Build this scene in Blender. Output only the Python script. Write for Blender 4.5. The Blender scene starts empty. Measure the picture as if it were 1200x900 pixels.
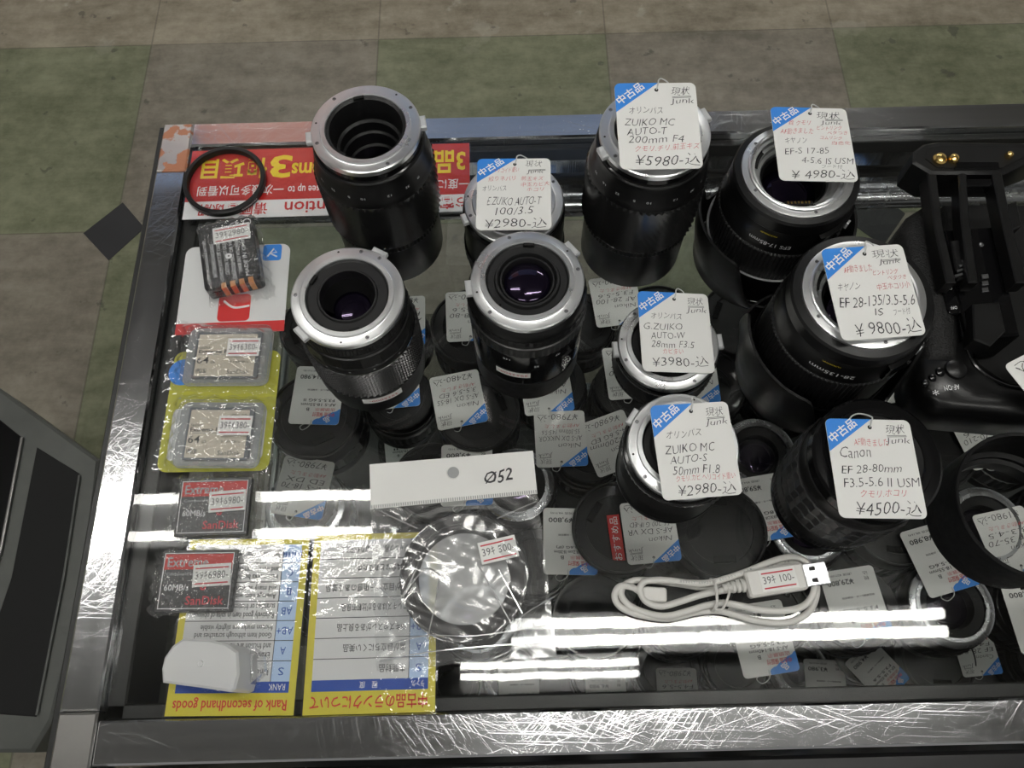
import bpy, math, random
from math import sin, cos, pi, radians, floor, hypot, atan2
from mathutils import Matrix, Vector, Euler
random.seed(7)
S = bpy.context.scene
COL = S.collection

# ------------------------------------------------------------------ camera, world, lights, exposure
CAM_H = 0.475; FPX = 960.0
cd = bpy.data.cameras.new('camera'); cam = bpy.data.objects.new('camera', cd); COL.objects.link(cam)
cd.sensor_fit = 'HORIZONTAL'; cd.sensor_width = 36.0; cd.lens = 36.0*FPX/1200.0
cd.clip_start = 0.01; cd.clip_end = 60
RC = Matrix.Rotation(radians(23.0), 3, 'X') @ Matrix.Rotation(radians(-1.43), 3, 'Z')
cam.matrix_world = Matrix.Translation((0, 0, CAM_H)) @ RC.to_4x4()
S.camera = cam
S.view_settings.view_transform = 'Standard'; S.view_settings.look = 'None'
S.view_settings.gamma = 1.0; S.view_settings.use_curve_mapping = False
S.view_settings.exposure = 0.05
S.cycles.transparent_max_bounces = 32; S.cycles.max_bounces = 10
S.cycles.sample_clamp_indirect = 8.0
wd = bpy.data.worlds.new('world'); S.world = wd; wd.use_nodes = True
wd.node_tree.nodes['Background'].inputs[0].default_value = (1.0, 0.985, 0.94, 1)
wd.node_tree.nodes['Background'].inputs[1].default_value = 0.24
TUBE_POWER = 32.0
FLOOR_Z = -0.755; CEIL_Z = 1.98; SHELF_Z = -0.25; BASE_Z = -0.53

def W(px, py, z=0.0):            # the point of the photograph seen at height z
    d = RC @ Vector(((px-600)/FPX, -(py-450)/FPX, -1.0)); t = (z-CAM_H)/d.z
    return Vector((d.x*t, d.y*t, z))
def rect(q, z):                  # four corners (top-left, top-right, bottom-right, bottom-left) -> rectangle lying at height z
    p = [W(x, y, z) for x, y in q]
    c = (p[0]+p[1]+p[2]+p[3])/4
    a = ((p[1]-p[0])+(p[2]-p[3]))/2; b = ((p[0]-p[3])+(p[1]-p[2]))/2
    ang = (atan2(a.y, a.x) + atan2(b.y, b.x)-pi/2)/2
    return c, a.length, b.length, ang

# ------------------------------------------------------------------ materials
def nodes(name):
    m = bpy.data.materials.new(name); m.use_nodes = True
    n = m.node_tree.nodes; return m, n, m.node_tree.links, n['Principled BSDF']
def mat(name, col, rough=0.5, metal=0.0, var=0.0, vscale=60.0, bump=0.0, bscale=400.0, coat=0.0, trans=0.0, spec=0.5, rvar=0.0, sss=0.0, emit=None):
    m, n, l, b = nodes(name)
    b.inputs['Base Color'].default_value = (*col, 1); b.inputs['Roughness'].default_value = rough
    b.inputs['Metallic'].default_value = metal; b.inputs['Coat Weight'].default_value = coat
    b.inputs['Transmission Weight'].default_value = trans; b.inputs['Specular IOR Level'].default_value = spec
    if sss: b.inputs['Subsurface Weight'].default_value = sss; b.inputs['Subsurface Radius'].default_value = (.01, .01, .01)
    if emit: b.inputs['Emission Color'].default_value = (*emit[:3], 1); b.inputs['Emission Strength'].default_value = emit[3]
    tc = n.new('ShaderNodeTexCoord')
    if var or rvar:
        nz = n.new('ShaderNodeTexNoise'); nz.inputs['Scale'].default_value = vscale; nz.inputs['Detail'].default_value = 6
        l.new(tc.outputs['Object'], nz.inputs['Vector'])
        if var:
            mx = n.new('ShaderNodeMix'); mx.data_type = 'RGBA'
            mx.inputs['A'].default_value = (*[max(0, c*(1-var)) for c in col], 1); mx.inputs['B'].default_value = (*[min(1, c*(1+var)) for c in col], 1)
            l.new(nz.outputs['Fac'], mx.inputs['Factor']); l.new(mx.outputs['Result'], b.inputs['Base Color'])
        if rvar:
            mr = n.new('ShaderNodeMapRange'); mr.inputs['To Min'].default_value = max(0, rough-rvar); mr.inputs['To Max'].default_value = rough+rvar
            mr.inputs['From Min'].default_value = .3; mr.inputs['From Max'].default_value = .7
            l.new(nz.outputs['Fac'], mr.inputs['Value']); l.new(mr.outputs['Result'], b.inputs['Roughness'])
    if bump:
        nb = n.new('ShaderNodeTexNoise'); nb.inputs['Scale'].default_value = bscale; nb.inputs['Detail'].default_value = 3
        l.new(tc.outputs['Object'], nb.inputs['Vector'])
        bp = n.new('ShaderNodeBump'); bp.inputs['Strength'].default_value = bump; bp.inputs['Distance'].default_value = .001
        l.new(nb.outputs['Fac'], bp.inputs['Height']); l.new(bp.outputs['Normal'], b.inputs['Normal'])
    return m

def scratched_steel(name, col, rough, sx, sy, amount=.22, hair=1.0):
    m, n, l, b = nodes(name)
    b.inputs['Metallic'].default_value = 1.0
    tc = n.new('ShaderNodeTexCoord')
    mp = n.new('ShaderNodeMapping'); mp.inputs['Scale'].default_value = (sx, sy, 40); l.new(tc.outputs['Object'], mp.inputs['Vector'])
    nz = n.new('ShaderNodeTexNoise'); nz.inputs['Scale'].default_value = 1; nz.inputs['Detail'].default_value = 5; l.new(mp.outputs['Vector'], nz.inputs['Vector'])
    tot = None                                   # hairline scratches at several angles
    for ang, a, c_ in ((.35, 22, 3600), (-.8, 28, 4000), (1.3, 20, 3400), (2.2, 32, 4200), (.05, 14, 3600), (1.75, 22, 3500), (.9, 36, 3900), (-.3, 30, 4000)):
        mq = n.new('ShaderNodeMapping'); mq.inputs['Rotation'].default_value = (0, 0, ang); l.new(tc.outputs['Object'], mq.inputs['Vector'])
        m2 = n.new('ShaderNodeMapping'); m2.inputs['Scale'].default_value = (a, c_, 1); m2.inputs['Location'].default_value = (ang*7, ang*13, 0); l.new(mq.outputs['Vector'], m2.inputs['Vector'])
        v = n.new('ShaderNodeTexNoise'); v.inputs['Scale'].default_value = 1; v.inputs['Detail'].default_value = 0; l.new(m2.outputs['Vector'], v.inputs['Vector'])
        mr = n.new('ShaderNodeMapRange'); mr.inputs['From Min'].default_value = .74; mr.inputs['From Max'].default_value = .95; l.new(v.outputs['Fac'], mr.inputs['Value'])
        if tot is None: tot = mr.outputs['Result']
        else:
            ad = n.new('ShaderNodeMath'); ad.operation = 'MAXIMUM'; l.new(tot, ad.inputs[0]); l.new(mr.outputs['Result'], ad.inputs[1]); tot = ad.outputs[0]
    rr = n.new('ShaderNodeMath'); rr.operation = 'MULTIPLY_ADD'; rr.inputs[1].default_value = amount; rr.inputs[2].default_value = rough-.04
    l.new(tot, rr.inputs[0])
    r2 = n.new('ShaderNodeMath'); r2.operation = 'MULTIPLY_ADD'; r2.inputs[1].default_value = .10; l.new(nz.outputs['Fac'], r2.inputs[0]); l.new(rr.outputs[0], r2.inputs[2])
    l.new(r2.outputs[0], b.inputs['Roughness'])
    mx = n.new('ShaderNodeMix'); mx.data_type = 'RGBA'
    mx.inputs['A'].default_value = (*[c*.78 for c in col], 1); mx.inputs['B'].default_value = (*col, 1)
    l.new(nz.outputs['Fac'], mx.inputs['Factor']); l.new(mx.outputs['Result'], b.inputs['Base Color'])
    bp = n.new('ShaderNodeBump'); bp.inputs['Strength'].default_value = .065*hair; bp.inputs['Distance'].default_value = .0004
    l.new(tot, bp.inputs['Height']); l.new(bp.outputs['Normal'], b.inputs['Normal'])
    return m

def clear(name, f0=.04, rough=.0, tint=(1, 1, 1), bump=0.0, bscale=60.0, crack=False, milk=0.0, power=5.0):
    m, n, l, b = nodes(name); n.remove(b); out = n['Material Output']
    tr = n.new('ShaderNodeBsdfTransparent'); tr.inputs[0].default_value = (*tint, 1)
    gl = n.new('ShaderNodeBsdfGlossy'); gl.inputs['Roughness'].default_value = rough
    lw = n.new('ShaderNodeLayerWeight'); lw.inputs['Blend'].default_value = .5
    pw = n.new('ShaderNodeMath'); pw.operation = 'POWER'; pw.inputs[1].default_value = power; l.new(lw.outputs['Facing'], pw.inputs[0])
    ma = n.new('ShaderNodeMath'); ma.operation = 'MULTIPLY_ADD'; ma.inputs[1].default_value = 1-f0; ma.inputs[2].default_value = f0; ma.use_clamp = True
    l.new(pw.outputs[0], ma.inputs[0])
    mix = n.new('ShaderNodeMixShader'); l.new(ma.outputs[0], mix.inputs[0]); l.new(tr.outputs[0], mix.inputs[1]); l.new(gl.outputs[0], mix.inputs[2])
    if bump:
        tc = n.new('ShaderNodeTexCoord')
        nb = n.new('ShaderNodeTexNoise'); nb.inputs['Scale'].default_value = bscale; nb.inputs['Detail'].default_value = 4
        nb.inputs['Distortion'].default_value = 1.2 if crack else 0
        l.new(tc.outputs['Object'], nb.inputs['Vector']); h = nb.outputs['Fac']
        if crack:
            v = n.new('ShaderNodeTexVoronoi'); v.feature = 'DISTANCE_TO_EDGE'; v.inputs['Scale'].default_value = bscale*1.1
            l.new(tc.outputs['Object'], v.inputs['Vector'])
            ad = n.new('ShaderNodeMath'); ad.operation = 'MULTIPLY_ADD'; ad.inputs[1].default_value = 1.2; l.new(v.outputs['Distance'], ad.inputs[0]); l.new(h, ad.inputs[2]); h = ad.outputs[0]
        bp = n.new('ShaderNodeBump'); bp.inputs['Strength'].default_value = bump; bp.inputs['Distance'].default_value = .007
        l.new(h, bp.inputs['Height']); l.new(bp.outputs['Normal'], gl.inputs['Normal'])
    last = mix.outputs[0]
    if milk:
        df = n.new('ShaderNodeBsdfDiffuse'); df.inputs[0].default_value = (.85, .86, .86, 1)
        m2 = n.new('ShaderNodeMixShader'); m2.inputs[0].default_value = milk; l.new(last, m2.inputs[1]); l.new(df.outputs[0], m2.inputs[2]); last = m2.outputs[0]
    l.new(last, out.inputs[0]); return m

M = {}
M['black'] = mat('black_plastic', (.0045, .0045, .0048), .42, rvar=.06, vscale=200, bump=.05, bscale=2500, spec=.3)
M['satin'] = mat('black_satin_barrel', (.0050, .0050, .0052), .33, rvar=.05, vscale=90, spec=.4)
M['gloss'] = mat('black_gloss', (.004, .004, .0045), .14, spec=.45)
M['rubber'] = mat('black_rubber', (.013, .013, .0133), .32, bump=.1, bscale=1500, spec=.6)
M['grip'] = mat('knurled_black_grip', (.016, .016, .0163), .24, spec=.7)
M['leather'] = mat('grained_black_grip', (.006, .006, .006), .5, bump=.9, bscale=900, spec=.4)
M['inner'] = mat('matte_black_inside', (.0025, .0025, .0025), .6, spec=.3)
M['innergrey'] = mat('dark_grey_baffle', (.0085, .0085, .009), .42, spec=.4)
M['chrome'] = mat('lens_mount_chrome', (.88, .89, .90), .30, 1, var=.05, vscale=40, rvar=.05)
M['chrome2'] = mat('worn_mount_metal', (.5, .51, .53), .26, 1, rvar=.06, vscale=80)
M['silver'] = mat('silver_plastic', (.66, .67, .68), .3, .4)
M['screw'] = mat('screw_steel', (.30, .30, .31), .35, 1)
M['gold'] = mat('gold_contact', (.9, .62, .22), .2, 1)
M['copper'] = mat('copper_contact', (.75, .36, .16), .3, 1)
M['lens'] = mat('coated_glass', (.003, .002, .006), .03, coat=.25, spec=.55)
M['lens'].node_tree.nodes['Principled BSDF'].inputs['Specular Tint'].default_value = (.75, .55, 1.0, 1)
M['lensg'] = mat('green_coated_glass', (.003, .004, .004), .03, coat=.25, spec=.55)
M['steel'] = scratched_steel('scratched_steel', (.68, .69, .71), .075, 6, 160)
M['steely'] = scratched_steel('scratched_steel_side', (.70, .71, .73), .06, 160, 6)
M['steeldull'] = scratched_steel('dull_corner_steel', (.34, .33, .32), .32, 40, 40, .15, .4)
M['gasket'] = mat('black_gasket', (.012, .0125, .0125), .4, var=.25, vscale=90)
M['glass'] = clear('counter_glass', .036, .02, (.97, .975, .97), bump=.006, bscale=25)
M['shelfglass'] = clear('shelf_glass', .035, .03, (.78, .80, .79))
M['sideglass'] = clear('side_glass', .04, .02, (.88, .91, .9))
M['film'] = clear('clear_plastic_film', .13, .05, (.965, .97, .97), bump=1.0, bscale=62, crack=True, milk=.02, power=3)
M['film2'] = clear('smooth_plastic_film', .10, .05, (.97, .972, .975), bump=.32, bscale=45, crack=False, milk=.015, power=3)
M['film3'] = clear('glossy_bag_film', .13, .17, (.965, .97, .975), bump=.10, bscale=16, crack=False, milk=.06, power=3)
M['haze'] = clear('painted_film_haze', .12, .22, (.9, .91, .92), milk=.42)  # glare of the bag film put into a milky colour
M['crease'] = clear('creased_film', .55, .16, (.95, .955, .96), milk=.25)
M['lamin'] = clear('laminate_film', .065, .04, (.99, .99, .99), bump=.11, bscale=95, milk=.0)
M['case'] = clear('clear_case_plastic', .06, .08, (.90, .91, .91), milk=.045)
M['casebase'] = clear('frosted_case_base', .05, .2, (.88, .89, .9), milk=.42)
M['paper'] = mat('white_card', (.80, .80, .78), .5, var=.03, vscale=30)
M['ink'] = mat('black_ink', (.035, .035, .04), .6)
M['redink'] = mat('red_ink', (.55, .045, .06), .6)
M['blue'] = mat('blue_print', (.03, .24, .75), .45, var=.04)
M['white'] = mat('white_print', (.82, .83, .84), .5)
M['navy'] = mat('navy_print', (.012, .07, .38), .4)
M['sky'] = mat('pale_blue_print', (.45, .60, .82), .45)
M['yellow'] = mat('yellow_print', (.62, .55, .04), .4, var=.05, vscale=20)
M['yellowtxt'] = mat('bright_yellow_print', (.85, .66, .02), .4)
M['red'] = mat('red_print', (.54, .022, .018), .4, var=.06, vscale=25)
M['crimson'] = mat('crimson_print', (.60, .02, .02), .4)
M['grey'] = mat('grey_print', (.33, .34, .34), .45)
M['digits'] = mat('stamped_grey_digits', (.10, .10, .105), .6)
M['pale'] = mat('pale_sign_grey', (.66, .67, .67), .42, var=.03)
M['beige'] = mat('beige_label', (.74, .66, .53), .4, var=.03)
M['greylab'] = mat('grey_card_frame', (.16, .17, .19), .35)
M['cfblack'] = mat('card_black', (.013, .013, .014), .3)
M['chartreuse'] = mat('yellow_green_print', (.46, .46, .03), .45, var=.05, vscale=25)
M['cable'] = mat('white_cable', (.66, .65, .62), .35, var=.05, vscale=40)
M['whiteplastic'] = mat('frosted_white_plastic', (.80, .81, .81), .28, trans=.35, sss=.2)
M['string'] = mat('clear_string', (.55, .56, .55), .3)
M['holedark'] = mat('punched_hole', (.02, .02, .02), .7)
M['base'] = mat('grey_base_board', (.05, .051, .05), .5, var=.25, vscale=18)
M['panel'] = mat('black_panel', (.012, .012, .013), .3)
M['greymetal'] = mat('mottled_grey_metal', (.080, .084, .078), .45, .1, var=.4, vscale=22, rvar=.1)
M['matteblack'] = mat('matte_black_sheet', (.0035, .0036, .0038), .6, spec=.3)
M['lampbody'] = mat('lamp_grey_enamel', (.25, .25, .25), .5)
M['tube'] = mat('fluorescent_tube', (.9, .9, .9), .4, emit=(1.0, .985, .93, TUBE_POWER))
M['bannerred'] = mat('red_banner', (.62, .30, .25), .6, var=.35, vscale=6)
M['bannerblue'] = mat('blue_banner', (.24, .31, .47), .6, var=.3, vscale=6)
M['ceil'] = mat('ceiling_board', (.26, .26, .255), .8, var=.06, vscale=8)

def floor_mat():
    m, n, l, b = nodes('checker_vinyl_floor')
    tc = n.new('ShaderNodeTexCoord'); sp = n.new('ShaderNodeSeparateXYZ'); l.new(tc.outputs['Object'], sp.inputs[0])
    def mth(op, a, bb=None, c=None):
        x = n.new('ShaderNodeMath'); x.operation = op
        for i, v in enumerate((a, bb, c)):
            if v is None: continue
            if isinstance(v, (int, float)): x.inputs[i].default_value = v
            else: l.new(v, x.inputs[i])
        return x.outputs[0]
    gx = mth('DIVIDE', mth('SUBTRACT', sp.outputs[0], -.7), .4515); gy = mth('DIVIDE', mth('SUBTRACT', sp.outputs[1], .836), .438)
    fx = mth('FLOOR', gx); fy = mth('FLOOR', gy)
    par = mth('FLOORED_MODULO', mth('ADD', fx, fy), 2.0)
    tan = mth('GREATER_THAN', fy, .5)
    nz = n.new('ShaderNodeTexNoise'); nz.inputs['Scale'].default_value = 5; nz.inputs['Detail'].default_value = 9; nz.inputs['Roughness'].default_value = .68
    l.new(tc.outputs['Object'], nz.inputs['Vector'])
    mp = n.new('ShaderNodeMapping'); mp.inputs['Scale'].default_value = (7, 26, 1); mp.inputs['Rotation'].default_value = (0, 0, .25); l.new(tc.outputs['Object'], mp.inputs['Vector'])
    n2 = n.new('ShaderNodeTexNoise'); n2.inputs['Scale'].default_value = 1; n2.inputs['Detail'].default_value = 8; n2.inputs['Roughness'].default_value = .7; l.new(mp.outputs['Vector'], n2.inputs['Vector'])
    n9 = n.new('ShaderNodeTexNoise'); n9.inputs['Scale'].default_value = 38; n9.inputs['Detail'].default_value = 6; n9.inputs['Roughness'].default_value = .7; l.new(tc.outputs['Object'], n9.inputs['Vector'])
    nn = mth('ADD', mth('ADD', mth('MULTIPLY', nz.outputs['Fac'], .36), mth('MULTIPLY', n2.outputs['Fac'], .34)), mth('MULTIPLY', n9.outputs['Fac'], .30))
    ct = mth('SUBTRACT', mth('MULTIPLY', nn, 4.2), 1.68)
    def pair(a, c):
        x = n.new('ShaderNodeMix'); x.data_type = 'RGBA'; x.inputs['A'].default_value = (*a, 1); x.inputs['B'].default_value = (*c, 1); l.new(ct, x.inputs['Factor']); return x.outputs['Result']
    def mixc(f, a, c):
        x = n.new('ShaderNodeMix'); x.data_type = 'RGBA'; l.new(a, x.inputs['A'])
        if isinstance(c, tuple): x.inputs['B'].default_value = (*c, 1)
        else: l.new(c, x.inputs['B'])
        l.new(f, x.inputs['Factor']); return x.outputs['Result']
    green = pair((.115, .125, .070), (.285, .295, .195)); brown = pair((.145, .128, .098), (.33, .298, .243)); tn = pair((.18, .154, .108), (.43, .38, .295))
    c = mixc(par, brown, green); c = mixc(tan, c, tn)
    # seams
    ex = mth('ABSOLUTE', mth('SUBTRACT', mth('FRACT', gx), .5)); ey = mth('ABSOLUTE', mth('SUBTRACT', mth('FRACT', gy), .5))
    seam = mth('MAXIMUM', mth('GREATER_THAN', ex, .4965), mth('GREATER_THAN', ey, .497))
    c = mixc(mth('MULTIPLY', seam, .4), c, (.055, .05, .04))
    # worn pale flakes and dark scuffs
    n3 = n.new('ShaderNodeTexNoise'); n3.inputs['Scale'].default_value = 6.5; n3.inputs['Detail'].default_value = 7; n3.inputs['Roughness'].default_value = .6; l.new(tc.outputs['Object'], n3.inputs['Vector'])
    fl = n.new('ShaderNodeMapRange'); fl.inputs['From Min'].default_value = .585; fl.inputs['From Max'].default_value = .615; l.new(n3.outputs['Fac'], fl.inputs['Value'])
    far = n.new('ShaderNodeMapRange'); far.inputs['From Min'].default_value = 1.2; far.inputs['From Max'].default_value = 1.45; l.new(sp.outputs[1], far.inputs['Value'])
    c = mixc(mth('MULTIPLY', mth('MULTIPLY', fl.outputs[0], far.outputs[0]), .6), c, (.55, .52, .45))
    n4 = n.new('ShaderNodeTexNoise'); n4.inputs['Scale'].default_value = 24; n4.inputs['Detail'].default_value = 5; l.new(tc.outputs['Object'], n4.inputs['Vector'])
    sc = n.new('ShaderNodeMapRange'); sc.inputs['From Min'].default_value = .665; sc.inputs['From Max'].default_value = .70; l.new(n4.outputs['Fac'], sc.inputs['Value'])
    c = mixc(mth('MULTIPLY', sc.outputs[0], .55), c, (.05, .047, .04))
    l.new(c, b.inputs['Base Color']); b.inputs['Roughness'].default_value = .36
    bp = n.new('ShaderNodeBump'); bp.inputs['Strength'].default_value = .12; bp.inputs['Distance'].default_value = .002; l.new(n4.outputs['Fac'], bp.inputs['Height']); l.new(bp.outputs['Normal'], b.inputs['Normal'])
    return m
M['floor'] = floor_mat()
M['inlay'] = mat('dark_floor_inlay', (.028, .028, .031), .4, var=.2, vscale=20)

# rust-orange paint left on the back-left corner plate
def corner_paint():
    m, n, l, b = nodes('painted_corner_steel')
    tc = n.new('ShaderNodeTexCoord'); nz = n.new('ShaderNodeTexNoise'); nz.inputs['Scale'].default_value = 75; nz.inputs['Detail'].default_value = 4
    l.new(tc.outputs['Object'], nz.inputs['Vector'])
    r = n.new('ShaderNodeValToRGB'); r.color_ramp.elements[0].position = .5; r.color_ramp.elements[0].color = (.42, .17, .09, 1)
    r.color_ramp.elements[1].position = .54; r.color_ramp.elements[1].color = (.52, .50, .49, 1); l.new(nz.outputs['Fac'], r.inputs[0]); l.new(r.outputs[0], b.inputs['Base Color'])
    r2 = n.new('ShaderNodeMapRange'); r2.inputs['From Min'].default_value = .5; r2.inputs['From Max'].default_value = .54; l.new(nz.outputs['Fac'], r2.inputs['Value']); l.new(r2.outputs[0], b.inputs['Metallic'])
    b.inputs['Roughness'].default_value = .3; return m
M['corner'] = corner_paint()

# ------------------------------------------------------------------ mesh helpers
class MB:
    def __init__(s): s.v = []; s.f = []; s.m = []; s.mats = []
    def mi(s, k):
        if k not in s.mats: s.mats.append(k)
        return s.mats.index(k)
    def add(s, vs, fs, k, tf=None):
        o = len(s.v); i = s.mi(k)
        s.v += [tuple(tf @ Vector(v)) for v in vs] if tf is not None else [tuple(v) for v in vs]
        s.f += [tuple(o+a for a in f) for f in fs]; s.m += [i]*len(fs)
    def lathe(s, prof, k, seg=64, c=(0, 0, 0), a0=0.0, a1=2*pi, teeth=0, zfun=None, tf=None):
        # prof: (r, z) or (r, z, depth, phase): depth cuts every other tooth
        full = abs(a1-a0-2*pi) < 1e-6
        if teeth: seg = teeth*2
        n = seg if full else seg+1; vs = []; fs = []
        for p in prof:
            for i in range(n):
                a = a0+(a1-a0)*i/seg; r = p[0]
                if len(p) > 2 and (i+p[3]) % 2: r -= p[2]
                z = p[1] if zfun is None else zfun(p[1], a)
                vs.append((c[0]+r*cos(a), c[1]+r*sin(a), c[2]+z))
        for j in range(len(prof)-1):
            for i in range(seg):
                a = j*n+i; b = j*n+(i+1) % n
                fs.append((a, b, b+n, a+n))
        s.add(vs, fs, k, tf)
    def disc(s, r, z, k, seg=48, c=(0, 0, 0), tf=None):
        s.add([(c[0]+r*cos(2*pi*i/seg), c[1]+r*sin(2*pi*i/seg), c[2]+z) for i in range(seg)], [tuple(range(seg))], k, tf)
    def dome(s, r, z, h, k, seg=48, rings=8, c=(0, 0, 0), tf=None):
        pr = [(max(1e-5, r*cos(pi/2*j/rings)), z+h*sin(pi/2*j/rings)) for j in range(rings+1)]
        s.lathe(pr, k, seg, c, tf=tf)
    def prism(s, poly, z0, z1, k, ch=0.0, tf=None, ktop=None):
        n = len(poly); 
        if ch:
            ins = inset(poly, ch)
            rows = [[(x, y, z0+ch) for x, y in poly], [(x, y, z1-ch) for x, y in poly]]
            rows = [[(x, y, z0) for x, y in ins]]+rows+[[(x, y, z1) for x, y in ins]]
        else: rows = [[(x, y, z0) for x, y in poly], [(x, y, z1) for x, y in poly]]
        vs = [p for r in rows for p in r]; fs = []
        for j in range(len(rows)-1):
            for i in range(n): fs.append((j*n+i, j*n+(i+1) % n, (j+1)*n+(i+1) % n, (j+1)*n+i))
        fs.append(tuple(range(n))[::-1]); top = tuple((len(rows)-1)*n+i for i in range(n))
        if ktop is None: fs.append(top); s.add(vs, fs, k, tf)
        else: s.add(vs, fs, k, tf); s.add([vs[i] for i in top], [tuple(range(n))], ktop, tf)
    def box(s, x0, y0, z0, x1, y1, z1, k, ch=0.0, tf=None):
        s.prism([(x0, y0), (x1, y0), (x1, y1), (x0, y1)], z0, z1, k, ch, tf)
    def flat(s, poly, z, k, tf=None): s.add([(x, y, z) for x, y in poly], [tuple(range(len(poly)))], k, tf)
    def tube(s, pts, r, k, seg=8, tf=None):
        P = [Vector(p) for p in pts]; n = len(P); vs = []; fs = []; up = Vector((0, 0, 1)); prev = None
        for i in range(n):
            t = (P[min(i+1, n-1)]-P[max(i-1, 0)]).normalized()
            if prev is None:
                a = t.cross(up)
                if a.length < .1: a = t.cross(Vector((1, 0, 0)))
                a.normalize()
            else: a = (prev-t*prev.dot(t)).normalized()
            prev = a; b = t.cross(a); rr = r if not isinstance(r, (list, tuple)) else r[i]
            for j in range(seg):
                q = 2*pi*j/seg; vs.append(P[i]+(a*cos(q)+b*sin(q))*rr)
        for i in range(n-1):
            for j in range(seg): fs.append((i*seg+j, i*seg+(j+1) % seg, (i+1)*seg+(j+1) % seg, (i+1)*seg+j))
        fs.append(tuple(range(seg))[::-1]); fs.append(tuple((n-1)*seg+j for j in range(seg)))
        s.add(vs, fs, k, tf)
    def grid(s, fn, nu, nv, k, tf=None):
        vs = [fn(i/nu, j/nv) for j in range(nv+1) for i in range(nu+1)]
        fs = [(j*(nu+1)+i, j*(nu+1)+i+1, (j+1)*(nu+1)+i+1, (j+1)*(nu+1)+i) for j in range(nv) for i in range(nu)]
        s.add(vs, fs, k, tf)
    def build(s, name, parent=None, smooth=32, tf=None):
        me = bpy.data.meshes.new(name)
        me.from_pydata(s.v, [], s.f)
        for k in s.mats: me.materials.append(M[k])
        me.polygons.foreach_set('material_index', s.m)
        me.polygons.foreach_set('use_smooth', [smooth > 0]*len(s.f))
        me.update()
        if smooth > 0: me.set_sharp_from_angle(angle=radians(smooth))
        o = bpy.data.objects.new(name, me); COL.objects.link(o)
        if parent is not None: o.parent = parent
        if tf is not None: o.matrix_local = tf
        return o
def inset(poly, d):
    n = len(poly); out = []
    A = sum(poly[i][0]*poly[(i+1) % n][1]-poly[(i+1) % n][0]*poly[i][1] for i in range(n)); sg = 1 if A > 0 else -1
    for i in range(n):
        p0, p1, p2 = Vector(poly[i-1]), Vector(poly[i]), Vector(poly[(i+1) % n])
        e1 = (p1-p0).normalized(); e2 = (p2-p1).normalized()
        n1 = Vector((-e1.y, e1.x))*sg; n2 = Vector((-e2.y, e2.x))*sg; b = n1+n2
        if b.length < 1e-6: b = n1
        b = b/ max(.35, b.length_squared/2) ; b *= 1.0
        out.append((p1.x+b.x*d, p1.y+b.y*d)) if False else out.append((p1.x+(n1+n2).x*d/max(.5, 1+n1.dot(n2)), p1.y+(n1+n2).y*d/max(.5, 1+n1.dot(n2))))
    return out
def rrect(w, h, r, n=5, cx=0, cy=0):
    out = []
    for (sx, sy, a) in ((1, 1, 0), (-1, 1, pi/2), (-1, -1, pi), (1, -1, 3*pi/2)):
        for i in range(n+1):
            t = a+pi/2*i/n; out.append((cx+sx*(w/2-r)+r*cos(t), cy+sy*(h/2-r)+r*sin(t)))
    return out
def T(x=0, y=0, z=0, rz=0): return Matrix.Translation((x, y, z)) @ Matrix.Rotation(rz, 4, 'Z')
def spline(pts, n=8):           # Catmull-Rom
    P = [Vector(p) for p in pts]; out = []
    for i in range(len(P)-1):
        p0, p1, p2, p3 = P[max(i-1, 0)], P[i], P[i+1], P[min(i+2, len(P)-1)]
        for j in range(n):
            t = j/n
            out.append(.5*((2*p1)+(p2-p0)*t+(2*p0-5*p1+4*p2-p3)*t*t+(3*p1-p0-3*p2+p3)*t**3))
    out.append(P[-1]); return out

_tc = {}
def glyphs(body, off=0.0):
    key = (body, off)
    if key not in _tc:
        c = bpy.data.curves.new('t', 'FONT'); c.body = body; c.resolution_u = 2; c.offset = off
        o = bpy.data.objects.new('t', c); COL.objects.link(o)
        me = bpy.data.meshes.new_from_object(o.evaluated_get(bpy.context.evaluated_depsgraph_get()))
        vs = [(v.co.x, v.co.y) for v in me.vertices]; fs = [tuple(p.vertices) for p in me.polygons]
        bpy.data.objects.remove(o); bpy.data.curves.remove(c); bpy.data.meshes.remove(me)
        if not vs: vs = [(0, 0), (.01, 0), (0, .01)]; fs = [(0, 1, 2)]
        x0 = min(v[0] for v in vs); x1 = max(v[0] for v in vs); y0 = min(v[1] for v in vs); y1 = max(v[1] for v in vs)
        _tc[key] = (vs, fs, x0, y0, max(1e-4, x1-x0), max(1e-4, y1-y0))
    return _tc[key]
def put(mb, body, box, z, k, rz=0.0, off=0.0, hand=False, keep=False, wrap=None, tf=None):
    # lays the text in the box (x0, y0, x1, y1); rz turns it about the box centre; wrap=(r, theta, z, flip) bends it round a barrel
    vs, fs, x0, y0, w, h = glyphs(body, off)
    bw, bh = box[2]-box[0], box[3]-box[1]; sx, sy = bw/w, bh/h
    if keep: sx = sy = min(sx, sy)
    cx, cy = (box[0]+box[2])/2, (box[1]+box[3])/2; ph = random.random()*6; sl = random.uniform(-.02, .05) if hand else 0
    out = []
    for x, y in vs:
        X = (x-x0-w/2)*sx; Y = (y-y0-h/2)*sy
        if hand: X += Y*.18+bh*.05*sin(5*Y/bh+ph); Y += X*sl+bh*.07*sin(9*X/max(bw, .001)+ph)
        X, Y = X*cos(rz)-Y*sin(rz), X*sin(rz)+Y*cos(rz); X += cx; Y += cy
        if wrap:
            r, th, zz, fl = wrap
            a = th+fl*X/r; out.append((r*cos(a), r*sin(a), zz+fl*Y))
        else: out.append((X, Y, z))
    mb.add(out, fs, k, tf)

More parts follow.
